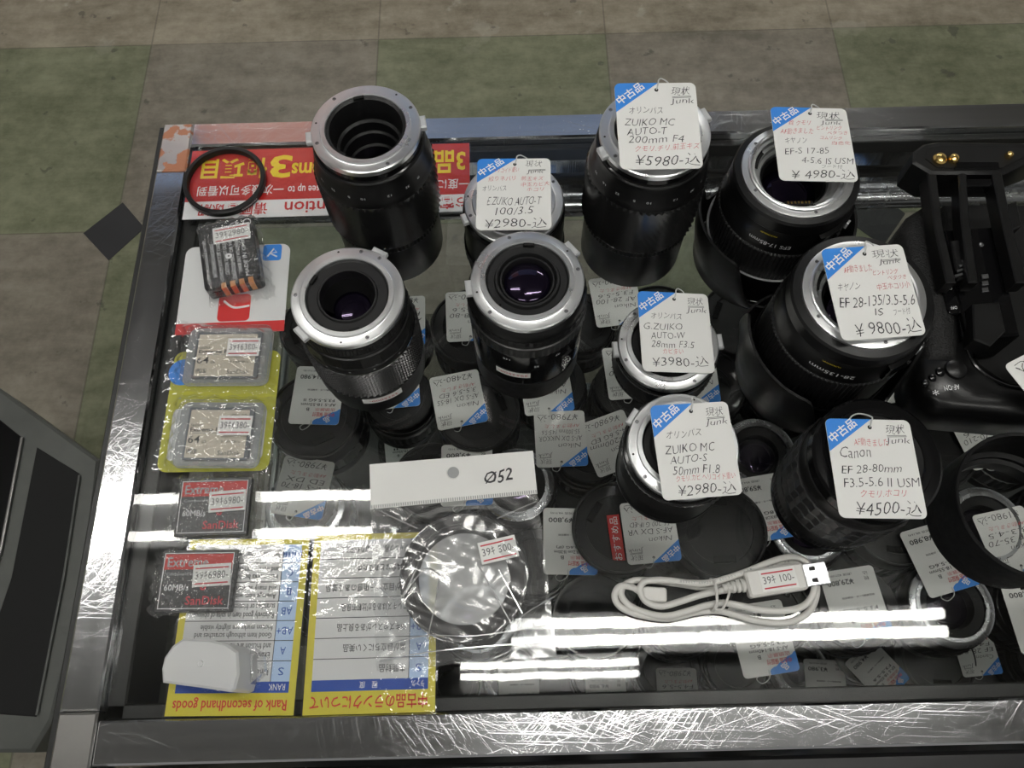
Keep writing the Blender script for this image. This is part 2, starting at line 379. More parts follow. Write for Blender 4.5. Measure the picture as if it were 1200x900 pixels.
def tag(o, label, cat, group=None, kind=None):
    o['label'] = label; o['category'] = cat
    if group: o['group'] = group
    if kind: o['kind'] = kind
    return o
def thing(name, label, cat, loc=(0, 0, 0), rot=(0, 0, 0), group=None):
    o = bpy.data.objects.new(name, None); COL.objects.link(o); o.location = loc; o.rotation_euler = rot
    o.empty_display_size = .01
    return tag(o, label, cat, group)
def struct(o): o['kind'] = 'structure'; return o
def dup(root, loc, rotz, label, group, scale=1.0):
    def cp(o, parent):
        c = o.copy(); COL.objects.link(c)
        if parent is not None: c.parent = parent
        for ch in o.children: cp(ch, c)
        return c
    r = cp(root, None); r.location = loc; r.rotation_euler = (0, 0, rotz); r.scale = (scale, scale, scale)
    r['label'] = label; r['group'] = group; return r

# ------------------------------------------------------------------ the room
mb = MB(); mb.flat([(-4, -2.5), (4, -2.5), (4, 5), (-4, 5)], FLOOR_Z, 'floor')
for cx, cy in ((-.700, .838), (.655, .828), (2.01, .83), (-2.05, .838)):
    mb.prism([(cx-.056, cy-.004), (cx-.001, cy-.062), (cx+.052, cy+.004), (cx+.004, cy+.06)], FLOOR_Z-.001, FLOOR_Z+.0006, 'inlay')
struct(mb.build('floor', smooth=0))
mb = MB(); mb.box(-4, -2.5, CEIL_Z, 4, 5, CEIL_Z+.05, 'ceil'); struct(mb.build('ceiling', smooth=0))

def tube_lamp(label, x0, x1, ys, z, r=.014):
    yc = sum(ys)/len(ys); root = thing('ceiling_lamp', label, 'lamp', ((x0+x1)/2, yc, z), group='tube lamps on the ceiling'); L = (x1-x0)/2
    mb = MB(); hw = max(.06, (ys[0]-ys[-1])/2+.03) if len(ys) > 1 else .05
    mb.box(-L-.03, -hw, .035, L+.03, hw, CEIL_Z-z, 'lampbody', .004); mb.build('housing', root)
    for y in ys:
        mb = MB(); mb.tube([(-L, y-yc, 0), (L, y-yc, 0)], r, 'tube', 16); mb.build('tube', root)
        for sx in (-1, 1):
            mb = MB(); mb.box(sx*(L+.008)-.008, y-yc-.012, -.016, sx*(L+.008)+.008, y-yc+.012, .04, 'lampbody', .002); mb.build('socket', root)
tube_lamp('white twin tube lamp on the ceiling, mirrored left in the counter glass', -1.62, -.42, (.664, .552), 1.9)
tube_lamp('white twin tube lamp on the ceiling, mirrored across the front of the glass', -.02, 1.19, (.276, .229), 1.9)
tube_lamp('short twin tube lamp added on the ceiling for a third mirrored pair near the front', -.16, .325, (.170, .139), 1.9, .0085)  # added so that a third pair of tubes mirrors in the glass
tube_lamp('added unseen twin tube fill lamp over the aisle behind the counter, left', -1.5, -.3, (2.75, 2.65), 1.9)  # both aisle lamps are unseen, added as fill for the floor
tube_lamp('added unseen twin tube fill lamp over the aisle behind the counter, right', .5, 1.7, (2.75, 2.65), 1.9)
tube_lamp('added unseen twin tube fill lamp in front of the counter, left', -1.5, -.3, (-1.2, -1.3), 1.9)  # unseen pair added in front as fill light
tube_lamp('added unseen twin tube fill lamp in front of the counter, right', .3, 1.5, (-1.2, -1.3), 1.9)

for k, (x0, x1, kk, lab) in enumerate(((-1.35, -.92, 'bannerblue', 'unseen blue banner added beyond the counter to tint the left rail reflection'), (-.90, -.42, 'bannerred', 'unseen red and white banner added beyond the counter to tint the back rail reflection'), (-.40, .55, 'bannerblue', 'unseen wide blue banner added beyond the counter to tint the back rail reflection'))):  # unseen banners, added to colour what the rails reflect
    root = thing('added_banner', lab, 'banner', ((x0+x1)/2, 1.62, 1.05), group='unseen banners added for the rail reflections'); hw_ = (x1-x0)/2
    m = MB(); m.box(-hw_, 0, 0, hw_, .004, .62, kk)
    m.flat([(hw_, 0, ), (hw_, .0001), (hw_-.0001, .0001)], 0, kk); m.build('cloth', root, 0)
    m = MB(); m.tube([(-hw_-.01, .002, .62), (hw_+.01, .002, .62)], .007, 'lampbody', 10); m.build('top_rod', root)
    for sx in (-1, 1):
        m = MB(); m.tube([(sx*(hw_-.05), .002, .62), (sx*(hw_-.05), .002, CEIL_Z-1.05)], .0015, 'string', 6); m.build('hanging_wire', root)
    if kk == 'bannerred':
        m = MB(); m.box(-hw_, -.001, .06, hw_, 0, .19, 'white'); m.build('white_stripe', root, 0)

# ------------------------------------------------------------------ neighbouring low showcase at the left
NZ = -.30
def npx(pts, z=NZ): return [tuple(W(x, y, z)[:2]) for x, y in pts]
low = thing('low_showcase', 'mottled grey metal framed low showcase with black panel left of the counter', 'showcase', (-.5, .1, FLOOR_Z))
lo = Matrix.Translation((.5, -.1, -FLOOR_Z))
out = npx([(-200, 322), (0, 455), (116, 539), (98, 690), (61, 843), (38, 882), (-230, 882)])
mb = MB(); mb.prism(out, NZ-.05, NZ, 'greymetal', .003, lo); mb.build('top_frame', low)
pan = npx([(43, 524), (93, 555), (74, 675), (42, 840), (-40, 834), (13, 677)], NZ+.0012)
mb = MB(); mb.prism(pan, NZ-.002, NZ+.0012, 'matteblack', .0006, lo); mb.build('black_panel', low)
gp = npx([(-90, 440), (0, 492), (26, 513), (2, 640), (-25, 740), (-160, 740)], NZ+.001)
mb = MB(); mb.prism(gp, NZ-.002, NZ+.001, 'gloss', .0005, lo); mb.build('glass_pane', low)
edge = [W(x, y, NZ+.002) for x, y in ((26, 513), (2, 640), (-25, 740))]
mb = MB(); mb.tube([p for p in edge], .0018, 'steeldull', 8, lo); mb.build('pane_trim', low)
edge = [W(x, y, NZ+.002) for x, y in ((93, 557), (75, 675), (43, 838))]
mb = MB(); mb.tube([p for p in edge], .0013, 'greymetal', 8, lo); mb.build('panel_trim', low)
mb = MB(); mb.prism([(x, y) for x, y in inset(out, .012)], FLOOR_Z, NZ-.05, 'greymetal', 0, lo); mb.build('cabinet_body', low)

# ------------------------------------------------------------------ the display counter
XL0, XL1 = -.2490, -.2275; YB0, YB1 = .3935, .4140; YF0, YF1 = -.0118, .0105; XR = .64
case = thing('display_counter', 'glass topped display counter with scratched steel rails', 'counter', (0, 0, FLOOR_Z))
ca = Matrix.Translation((0, 0, -FLOOR_Z))
def cpart(name, fn, smooth=32, parent=None):
    mb = MB(); fn(mb); 
    mb.v = [tuple(ca @ Vector(v)) for v in mb.v]
    return mb.build(name, parent or case, smooth)
cpart('glass_top', lambda m: m.box(XL1, YF1, -.006, XR, YB0, 0, 'glass'), 0)
cpart('top_rail', lambda m: m.box(XL1, YB0, -.045, XR, YB1, .0015, 'steel', .0012))
cpart('top_rail', lambda m: m.box(XL1+.0005, YF0, -.03, XR, YF1, .0015, 'steel', .0012))
cpart('top_rail', lambda m: m.box(XL0, YF1+.005, -.03, XL1, YB0-.022, .0015, 'steely', .0012))
cpart('top_rail', lambda m: m.box(XR, YF0, -.03, XR+.022, YB1, .0015, 'steely', .0012))
cpart('corner_plate', lambda m: m.box(XL0, YB0-.0215, -.045, XL1, YB1, .0016, 'corner', .0012))
cpart('corner_plate', lambda m: m.box(XL0, YF0-.02, -.03, XL1, YF1+.0045, .0016, 'steeldull', .0012))
cpart('edge_moulding', lambda m: m.box(XL0-.007, YF0-.02, -.06, XL0, YB1+.004, -.006, 'gasket', .001))
def gask(m):
    m.box(XL1, YF1, -.05, XL1+.011, YB0, -.0062, 'gasket', .001)
    m.box(XL1, YF1, -.02, XR, YF1+.0085, -.0062, 'gasket', .001)
    m.box(XL1, YB0-.005, -.02, XR, YB0, -.0062, 'gasket', .001)
cpart('gasket', gask)
def lowrail(m):
    m.box(XL1+.011, YB0-.004, -.05, XR, YB0+.012, -.0455, 'gasket')
    m.box(XL1, YB0-.002, -.075, XR, YB0+.010, -.05, 'steel', .002)
cpart('back_inner_rail', lowrail)
cpart('back_tube', lambda m: m.tube([(XL1, YB0-.0065, -.076), (XR, YB0-.0065, -.076)], .0075, 'chrome2', 20))
cpart('back_glass', lambda m: m.box(XL1, YB0, BASE_Z, XR, YB0+.005, -.078, 'sideglass'), 0)
cpart('side_glass', lambda m: m.box(XL1-.006, YF1, BASE_Z, XL1-.001, YB0, -.045, 'sideglass'), 0)
for (x, y) in ((XL1-.012, YF1+.002), (XL1-.012, YB0+.001)):
    cpart('corner_post', lambda m: m.box(x, y-.008, BASE_Z, x+.014, y+.006, -.045, 'chrome2', .0015))
def shelfrail(m):
    m.tube([(XL1+.004, YF1+.02, SHELF_Z-.012), (XL1+.004, YB0-.01, SHELF_Z-.012)], .004, 'chrome', 12)
cpart('shelf_support', shelfrail)
cpart('base_board', lambda m: m.box(XL0, YF0, BASE_Z-.02, XR+.02, YB1, BASE_Z, 'base'), 0)
cpart('base_rail', lambda m: m.box(XL0, YB0, BASE_Z-.05, XR+.02, YB1, BASE_Z+.03, 'chrome2', .002))
cpart('plinth', lambda m: m.box(XL0+.01, YF0+.01, FLOOR_Z, XR+.01, YB1-.01, BASE_Z-.02, 'panel'), 0)
def front(m):
    m.box(XL0, YF0-.03, BASE_Z, XR, YF0-.004, -.034, 'panel', .002)
    for x in (-.03, .17, .37): m.box(x-.0008, YF0-.031, BASE_Z, x+.0008, YF0-.0295, -.034, 'gasket')
cpart('front_panel', front)
sh = MB(); sh.box(XL1+.002, .072, -.004, XR-.01, .386, .004, 'shelfglass')
so = sh.build('glass_shelf', smooth=0); so.location = (0, 0, SHELF_Z-.004)
tag(so, 'clear glass shelf inside the counter carrying the tagged black lenses', 'shelf')

# ------------------------------------------------------------------ signs lying on the glass
def sheet(name, label, q, fn, z=.0004, cat='sign', th=.0004):
    c, w, h, a = rect(q, 0)
    root = thing(name, label, cat, (c.x, c.y, z), (0, 0, a)); fn(root, w, h); return root
def txt180(m, s, x0, y0, x1, y1, z, k, off=0.0):      # read from the far side of the counter
    put(m, s, (x0, y0, x1, y1), z, k, rz=pi, off=off)
def red_sign(root, w, h):
    m = MB(); ys = -h/2+h*.245
    m.box(-w/2, -h/2, 0, w/2, h/2, .0004, 'white'); m.flat([(-w/2, ys), (w/2, ys), (w/2, h/2), (-w/2, h/2)], .00045, 'red')
    m.build('board', root, 0)
    m = MB(); X = lambda px: (px-382.5)/335*w            # photo column -> board
    Y = lambda v: h/2-v*h
    for s, a, b in (('お客様へ', 478, 549), ('Attention', 333, 425), ('请顾客谅解', 232, 313)): txt180(m, s, X(a), Y(.965), X(b), Y(.79), .0005, 'crimson', .012)
    m.build('red_lettering', root, 0); m = MB()
    for s, a, b in (('一度にご覧になれるのは', 410, 549), ('You can see up to', 335, 408), ('一次最多可以看到', 228, 330)): txt180(m, s, X(a), Y(.68), X(b), Y(.53), .0005, 'white', .01)
    m.build('white_lettering', root, 0); m = MB()
    for s, a, b, u, v in (('3品まで', 455, 545, .44, .10), ('items', 337, 384, .44, .22), ('3', 311, 337, .44, .10), ('個項目', 229, 308, .44, .13)): txt180(m, s, X(a), Y(u), X(b), Y(v), .0005, 'yellowtxt', .025)
    m.build('yellow_lettering', root, 0)
    m = MB(); m.box(-w/2-.001, -h/2-.001, .0006, w/2+.001, h/2+.001, .0008, 'lamin'); m.build('laminate', root, 0)
sheet('notice_sign', 'red and white laminated notice with yellow letters along the back rail', [(225, 175), (550, 171.6), (551, 250), (216, 256)], red_sign)

def rank_sign(root, w, h, jp):
    m = MB(); m.box(-w/2, -h/2, 0, w/2, h/2, .0004, 'yellow', 0)
    b = .055*w; top = h/2-.035*h; hb = -h/2+.12*h
    m.flat([(-w/2+b, hb), (w/2-b, hb), (w/2-b, top), (-w/2+b, top)], .00044, 'pale'); m.build('board', root, 0)
    y1 = hb+.06*h; x0, x1 = -w/2+b, w/2-b; xc = x1-.15*w
    m = MB(); m.flat([(x0, hb), (x1, hb), (x1, y1), (x0, y1)], .00048, 'navy'); m.build('heading_band', root, 0)
    m = MB(); m.flat([(xc, y1), (x1, y1), (x1, top), (xc, top)], .00048, 'sky'); m.build('rank_column', root, 0)
    m = MB(); n = 7; rh = (top-y1)/n
    for i in range(1, n): m.flat([(x0, y1+i*rh-.0002), (x1, y1+i*rh-.0002), (x1, y1+i*rh+.0002), (x0, y1+i*rh+.0002)], .0005, 'ink')
    m.flat([(xc-.0002, y1), (xc+.0002, y1), (xc+.0002, top), (xc-.0002, top)], .00051, 'ink'); m.build('ruling', root, 0)
    m = MB(); txt180(m, '中古品のランクについて' if jp else 'Rank of secondhand goods', -w/2+.05*w, -h/2+.025*h, w/2-.06*w, -h/2+.10*h, .0005, 'crimson', .014)
    m.build('title_lettering', root, 0); m = MB()
    if jp: txt180(m, 'ランク', xc+.03*w, hb+.015*h, x1-.03*w, y1-.012*h, .0005, 'white'); txt180(m, '程　度', -.08*w, hb+.012*h, .06*w, y1-.012*h, .0005, 'white')
    else: txt180(m, 'RANK', xc-.01*w, hb+.013*h, x1-.03*w, y1-.013*h, .0005, 'white'); txt180(m, 'DEGREE', -.12*w, hb+.013*h, .07*w, y1-.013*h, .0005, 'white')
    m.build('heading_lettering', root, 0); m = MB()
    for i, s in enumerate(('S', 'A', 'AB+', 'AB', 'B', 'C', 'junk')):
        ww = .022*w*max(1, len(s)); xm = (xc+x1)/2; txt180(m, s, xm-ww, y1+(i+.3)*rh, xm+ww, y1+(i+.68)*rh, .0005, 'navy')
    m.build('rank_lettering', root, 0); m = MB()
    if jp: rows = [('未開封品', .3, 1), ('傷が目立ちにくい美品', .72, 1), ('小キズやスレがある良上品', .8, 1), ('スレキズはあるが比較的良品', .76, 1), ('傷が目立つ使用感のある並品', .96, 1), ('不具合などあるため', .6, 1), ('ジャンク品、部品取りや研究用に', .86, 1)]
    else: rows = [('Unopened', .36, 1), ('Excellently beautiful, scratches\nand friction are hard to see', .8, 2), ('Good item although scratches and\nfriction marks are slightly visible', .92, 2), ('Relatively good item in spite of obvious\nscratches or friction marks', .96, 2), ('Average item with marks of use\nand many scratches visible', .9, 2), ('Item works but has defects\nand have a corresponding price', .86, 2), ('Junk which is for parts and study', .8, 1)]
    for i, (s, f, nl) in enumerate(rows):
        L = (xc-x0-.06*w)*f; pad = .12 if nl == 2 else .3
        txt180(m, s, xc-.025*w-L, y1+(i+pad)*rh, xc-.025*w, y1+(i+1-pad)*rh, .0005, 'ink', .006)
    m.build('row_lettering', root, 0)
    m = MB(); m.box(-w/2-.0012, -h/2-.0015, .0007, w/2+.0012, h/2+.0012, .0009, 'lamin'); m.build('laminate', root, 0)
sheet('rank_sign', 'yellow bordered laminated rank table in English under the white plastic cap', [(224, 634), (364, 630), (343, 839), (193, 839)], lambda r, w, h: rank_sign(r, w, h, False))
sheet('rank_sign', 'yellow bordered laminated rank table in Japanese beside the bagged ring', [(369, 629), (514, 622), (508, 835), (355, 838)], lambda r, w, h: rank_sign(r, w, h, True))
def pay_sign(root, w, h):
    m = MB(); m.prism(rrect(w, h, .006), 0, .0004, 'pale'); m.build('board', root, 0)
    m = MB(); m.flat([(-w/2, -h/2), (w/2, -h/2), (w/2, -h/2+.12*h), (-w/2, -h/2+.12*h)], .0005, 'crimson'); m.build('red_band', root, 0)
    m = MB(); m.prism(rrect(.0125, .0125, .002, cx=.33*w, cy=.40*h), .0004, .0006, 'blue')
    m.tube([(.33*w-.003, .40*h-.003, .0006), (.33*w+.001, .40*h+.003, .0006), (.33*w+.003, .40*h, .0006), (.33*w-.001, .40*h-.001, .0006), (.33*w+.0035, .40*h-.0035, .0006)], .0006, 'white', 6); m.build('blue_badge', root, 0)
    m = MB(); m.prism(rrect(.021, .020, .003, cx=.02*w, cy=-.22*h), .0004, .0006, 'crimson')
    m.tube(spline([(.02*w-.007, -.22*h+.005, .0006), (.02*w, -.22*h, .0006), (.02*w+.010, -.22*h+.001, .0006)], 6), .0008, 'white', 6)
    m.build('red_badge', root, 0)
sheet('payment_sign', 'white card with blue and red badges under the bagged battery', [(218, 290), (340, 287), (334, 390), (207, 392)], pay_sign)
def yg_sign(root, w, h):
    m = MB(); m.prism(rrect(w, h, .006), 0, .0004, 'chartreuse'); m.prism(rrect(w*.86, h*.42, .003, cx=.0, cy=-.2*h), .0004, .0005, 'pale'); m.build('board', root, 0)
    m = MB(); m.disc(.009, .0006, 'blue', 32, (-.40*w, .32*h, 0)); m.build('blue_badge', root, 0)
sheet('memory_sign', 'yellow-green card sign under the two clear memory card cases', [(206, 412), (329, 412), (316, 552), (184, 554)], yg_sign)

# ------------------------------------------------------------------ price stickers and clear sleeves (parts of their goods)
def sticker(root, x, y, z, rz, text, w=.0205, h=.0125):
    st = MB(); st.box(-w/2, -h/2, 0, w/2, h/2, .00025, 'paper')
    for yy in (h*.33, -h*.36): st.flat([(-w*.44, yy-.0004), (w*.44, yy-.0004), (w*.44, yy+.0004), (-w*.44, yy+.0004)], .0003, 'redink')
    put(st, text, (-w*.43, -h*.17, w*.43, h*.22), .00032, 'digits', off=-.002)
    o = st.build('price_sticker', root, 0, T(x, y, z, rz)); o['label'] = 'white price sticker with two red lines'; return o
def sleeve(root, name, poly4, hfun, k='film', n=46, amp=.0009, seed=0):
    rnd = random.Random(seed); ph = [rnd.uniform(0, 6) for _ in range(8)]
    P = [Vector((p[0], p[1], 0)) for p in poly4]            # TL TR BR BL
    def fn(u, v):
        p = (P[3]*(1-u)+P[2]*u)*(1-v)+(P[0]*(1-u)+P[1]*u)*v
        e = min(u, 1-u, v, 1-v); k_ = min(1, e/.10)
        cr = amp*(sin(23*u+ph[0]+4*sin(9*v+ph[1]))+sin(31*v+ph[2]+3*sin(13*u+ph[3]))+.7*sin(47*(u+v)+ph[4]+3*sin(17*v+ph[6])))*.5
        return (p.x+amp*.8*sin(40*v+ph[5]), p.y+amp*.8*sin(37*u+ph[7]), .0006+max(0, hfun(p.x, p.y)*k_+cr*(.3+.7*k_)+amp))
    m = MB(); m.grid(fn, n, n, k); return m.build(name, root, 180)
def plateau(w, h, z, fall=.006, cx=0, cy=0):
    def f(x, y):
        d = max(abs(x-cx)-w/2, abs(y-cy)-h/2, 0); return z*max(0, 1-d/fall)
    return f
def loc4(q, c, a):               # photo corners on the glass -> the thing's own frame
    R = Matrix.Rotation(-a, 2)
    return [tuple(R @ Vector(((W(x, y, 0)-c).x, (W(x, y, 0)-c).y))) for x, y in q]

# filter ring lying at the back-left
c = W(264.5, 214, .002)
fr = thing('filter_ring', 'thin black screw-in filter ring lying on the red notice', 'filter ring', (c.x, c.y, .0013))
m = MB(); R0 = .0286
m.lathe([(R0-.0034, .0005), (R0-.0034, .0042), (R0-.0029, .005), (R0-.0008, .005), (R0, .0044), (R0, .0006), (R0-.0006, 0), (R0-.0029, 0), (R0-.0034, .0005)], 'satin', 96); m.build('rim', fr)
m = MB(); m.disc(R0-.0034, .0022, 'glass', 64); m.build('filter_glass', fr, 0)
m = MB()
for i in range(9): put(m, '52mm UV'[i % 7] if i % 7 != 4 else 'm', (-.0006, -.0006, .0006, .0006), 0, 'white', wrap=(R0+.0001, radians(-58+i*3), .0026, 1))
m.build('rim_lettering', fr, 0)

# bagged camera battery
q = [(228, 265.5), (294, 256), (308, 328), (244, 342)]; c, w, h, a = rect(q, .012)
bt = thing('camera_battery', 'black camera battery in a crinkled clear bag beside the filter ring', 'battery', (c.x, c.y, .0013), (0, 0, a))
m = MB(); m.prism(rrect(w, h, .003), 0, .0125, 'cfblack', .001); m.build('battery_body', bt)
m = MB()
for i, s in enumerate(('FUJIFILM RECHARGEABLE BATTERY', 'BATTERIE RECHARGEABLE', 'LITHIUM ION 7.2V 1260mAh', 'CAUTION: DO NOT CRUSH', 'DISASSEMBLE OR HEAT', 'CHARGE ONLY WITH CHARGER', 'MADE IN CHINA')):
    x = -w/2+.004+i*.0041; L = .034 if i % 2 == 0 else .026
    put(m, s, (x-L/2, -.0012-.004, x+L/2, .0012-.004), .0126, 'white', rz=pi/2)
put(m, 'CE', (.003, .4*h-.002, .010, .4*h+.002), .0126, 'white', rz=.3)
m.lathe([(.0021, 0), (.0028, 0)], 'white', 24, (.015, .40*h, .0126)); m.lathe([(0.0006, 0), (.0022, 0)], 'white', 18, (0, -.06*h, .0126)); m.build('label_lettering', bt, 0)
m = MB(); m.box(-.4*w, -h/2-.0006, .002, .42*w, -h/2+.001, .009, 'gloss')
m.build('contact_block', bt)
for i in range(4):
    m = MB(); m.box(-.2*w+i*.16*w, -h/2-.0011, .003, -.2*w+i*.16*w+.0032, -h/2+.003, .0128, 'copper'); m.build('contact', bt)
sticker(bt, .004, .27*h, .0129, radians(-2), '39ｷ2980-', .0245, .0125)
sleeve(bt, 'clear_bag', [(-w*.58, h*.62), (w*.58, h*.60), (w*.66, -h*.68), (-w*.52, -h*.62)], plateau(w, h, .0135, .008), 'film', seed=1)

# clear-cased memory cards
def cfast(label, q, bag, txt, seed):
    c, w, h, a = rect(q, .006)
    r = thing('memory_card', label, 'memory card', (c.x, c.y, .0013), (0, 0, a), 'cased 64 GB memory cards')
    m = MB(); m.prism(rrect(w, h, .005), 0, .0016, 'casebase', .0005)
    m.build('case_base', r)
    m = MB(); cw, chh = w*.76, h*.80
    m.prism(rrect(cw, chh, .0012), .0018, .0042, 'greylab', .0003); m.build('card_body', r)
    m = MB(); lw, lh = cw*.90, chh*.90; m.prism(rrect(lw, lh, .0008, cx=-.01*w, cy=-.01*h), .0042, .0043, 'beige'); m.build('label_plate', r, 0)
    m = MB(); X = lambda u: -lw/2-.01*w+u*lw
    Yv = lambda v: lh/2-.01*h-v*lh
    for s, u0, u1, v0, v1, off in (('CFast 2.0', .70, .95, .15, .08, 0), ('SanDisk', .03, .22, .35, .29, 0), ('Extreme PRO', .03, .68, .46, .37, .018), ('64', .02, .22, .70, .54, .004), ('GB', .25, .33, .70, .64, 0), ('VPG130', .02, .2, .93, .82, .02), ('SanDisk', .55, .93, .95, .85, 0), ('515MB/s', .58, .9, .69, .64, 0)):
        put(m, s, (X(u0), Yv(v0), X(u1), Yv(v1)), .0044, 'digits', off=off)
    m.flat([(X(.02), Yv(.495)), (X(.6), Yv(.495)), (X(.6), Yv(.485)), (X(.02), Yv(.485))], .0044, 'grey'); m.build('label_lettering', r, 0)
    m = MB(); m.prism(rrect(w, h, .005), .0018, .0068, 'case', .0008); m.build('case_lid', r)
    sticker(r, .20*w, .09*h, .0071, 0, txt, .0205, .0125)
    sleeve(r, 'clear_bag', loc4(bag, c, a), plateau(w*.96, h*.96, .0078, .006), 'film2', seed=seed)
cfast('memory card in clear case, upper of the two, touching the battery bag', [(219, 381), (321, 382), (311, 450), (212, 449)], [(206, 378), (336, 391), (322, 464), (191, 461)], '39ｷ6380-', 3)
cfast('memory card in clear case, lower of the two, above the black cards', [(210, 469), (312, 469), (300, 548), (200, 545)], [(200, 463), (330, 468), (317, 559), (180, 553)], '39ｷ6380-', 4)
def cfcard(label, q, bag, seed):
    c, w, h, a = rect(q, .003)
    r = thing('memory_card', label, 'memory card', (c.x, c.y, .0016), (0, 0, a), 'black and red memory cards')
    m = MB(); m.prism(rrect(w, h, .001), 0, .0033, 'cfblack', .0003); m.build('card_body', r)
    m = MB(); m.flat([(-w*.46, .18*h), (w*.44, .18*h), (w*.44, .43*h), (-w*.46, .43*h)], .0034, 'red'); m.build('red_label', r, 0)
    m = MB(); t = .00035; x0, x1, y0, y1 = -w*.47, w*.45, -h*.45, h*.45
    for (a0, b0, a1, b1) in ((x0, y0, x1, y0+t), (x0, y1-t, x1, y1), (x0, y0, x0+t, y1), (x1-t, y0, x1, y1)): m.flat([(a0, b0), (a1, b0), (a1, b1), (a0, b1)], .0035, 'white')
    put(m, '60MB/s', (-w*.42, -.16*h, -.10*w, -.06*h), .0035, 'white'); put(m, 'CompactFlash', (-w*.42, .07*h, 0, .13*h), .0035, 'grey'); m.build('white_lettering', r, 0)
    m = MB(); put(m, 'Extreme', (-w*.42, .22*h, .12*w, .38*h), .00355, 'grey', off=.012); m.build('grey_lettering', r, 0)
    m = MB(); put(m, 'SanDisk', (-w*.12, -.39*h, .38*w, -.25*h), .0035, 'redink', off=.012); put(m, '8', (.05*w, -.16*h, .13*w, -.02*h), .0035, 'redink', off=.02); m.build('red_lettering', r, 0)
    sticker(r, .19*w, .08*h, .0040, radians(3), '39ｷ6980-', .0215, .0125)
    sleeve(r, 'clear_bag', loc4(bag, c, a), plateau(w, h, .0042, .004), 'film', seed=seed, amp=.0013)
cfcard('black and red memory card in a crinkled bag, upper of the two', [(214, 562), (296, 560), (291, 628), (205, 629)], [(207, 560), (306, 560), (299, 636), (198, 633)], 6)
cfcard('black and red memory card in a bag overlapping the English rank table', [(193.4, 645.6), (281, 644.5), (272.7, 717.7), (182.7, 717.7)], [(187, 643), (288, 643), (280, 722), (175, 724)], 8)

# white plastic cap
c = W(236, 778, .02); cap = thing('plastic_cap', 'frosted white plastic cap lying on the English rank table', 'cap', (c.x, c.y, .0014))
pp = [(191, 800), (190, 784), (193, 771), (202.5, 757), (215, 748.4), (248, 750), (267, 755), (279.5, 764), (281, 790), (276, 808), (270, 811), (230, 805)]
tp = [((W(x, y, .02)-c).x, (W(x, y, .02)-c).y) for x, y in pp][::-1]
bp_ = [(x*1.0+(.004 if x > .012 else 0), y*1.0) for x, y in tp]
m = MB(); n = len(tp); ins = inset(tp, .0012)
rows = [[(x, y, 0) for x, y in bp_], [(x, y, .0185) for x, y in tp], [(x, y, .0197) for x, y in ins]]
vs = [p for r_ in rows for p in r_]; fs = [(j*n+i, j*n+(i+1) % n, (j+1)*n+(i+1) % n, (j+1)*n+i) for j in range(2) for i in range(n)]; fs.append(tuple(2*n+i for i in range(n)))
m.add(vs, fs, 'whiteplastic'); m.build('shell', cap)
m = MB(); m.lathe([(.0012, .0197), (.0016, .0200), (.0018, .0197)], 'whiteplastic', 24); m.build('moulding_mark', cap)
m = MB(); m.prism([(.024, -.010), (.031, -.004), (.030, .004), (.022, .010)], .0, .010, 'film2', .0005); m.build('clip', cap)

# bagged step-up ring
q = [(434, 546), (624.5, 530), (652, 770), (442, 786)]; c, w, h, a = rect(q, 0)
sg = thing('bagged_adapter_ring', 'black adapter ring in clear bag with white header card', 'adapter ring', (c.x, c.y, .0016), (0, 0, a))
hq = loc4([(434, 546), (624.5, 530), (629.5, 580), (435.5, 598)], c, a)
m = MB(); m.prism(hq[::-1], .0005, .0015, 'paper'); ho = m.build('header_card', sg, 0)
hc = ((hq[0][0]+hq[1][0]+hq[2][0]+hq[3][0])/4, (hq[0][1]+hq[1][1]+hq[2][1]+hq[3][1])/4)
m = MB(); m.disc(.0036, .0017, 'grey', 32, (hc[0]+.0005, hc[1]+.004, 0)); m.lathe([(.0034, .0016), (.0037, .0019), (.004, .0016)], 'paper', 32, (hc[0]+.0005, hc[1]+.004, 0)); m.build('hang_hole', sg)
m = MB(); put(m, 'Ø52', (hc[0]+.019, hc[1]-.0045, hc[0]+.036, hc[1]+.003), .0018, 'ink', rz=.05, hand=True, off=.01); m.build('handwriting', sg, 0)
m = MB(); L = Vector(hq[2])-Vector(hq[3])
for i in range(74):
    p = Vector(hq[3])+L*(i+.5)/74; m.flat([(p.x-.0003, p.y+.0002), (p.x+.0003, p.y+.0002), (p.x+.0003, p.y+.0022), (p.x-.0003, p.y+.0022)], .0017, 'grey')
m.build('serrated_edge', sg, 0)
rc = loc4([(544.5, 679)], c, a)[0]; Ro = .0362
m = MB(); m.lathe([(.0258, .001), (.0258, .0032), (.0275, .0040), (.0275, .0046), (.0290, .0050), (.0290, .0056), (.0305, .0060), (.0305, .0068), (.0325, .0072), (.0340, .0086), (Ro-.0006, .0086)], 'black', 110, (*rc, .0)); m.build('stepped_ring', sg)
m = MB(); m.lathe([(Ro-.0006, .0086), (Ro, .0078, .0005, 0), (Ro, .0020, .0005, 0), (Ro-.0006, .0008), (.0258, .001)], 'black', c=(*rc, 0), teeth=110); m.build('knurled_rim', sg, 20)
m = MB(); m.disc(.0257, .0022, 'haze', 64, (*rc, 0)); m.build('painted_haze_disc', sg, 0)  # added milky disc, paints the bright film reflection inside the ring
sp_ = loc4([(584.5, 649)], c, a)[0]; sticker(sg, sp_[0], sp_[1], .0102, radians(8), '39ｷ 500-', .0215, .0125)
bagq = loc4([(435, 594), (629.5, 577), (652, 770), (442, 786)], c, a)
def ringh(x, y):
    d = hypot(x-rc[0], y-rc[1]); return .0096*max(0, min(1, 1-(d-Ro)/.012)) if d > .026 else .0096-.003*(1-(d/.026)**2)
m = sleeve(sg, 'clear_bag', bagq, ringh, 'film3', n=80, amp=.00045, seed=12)
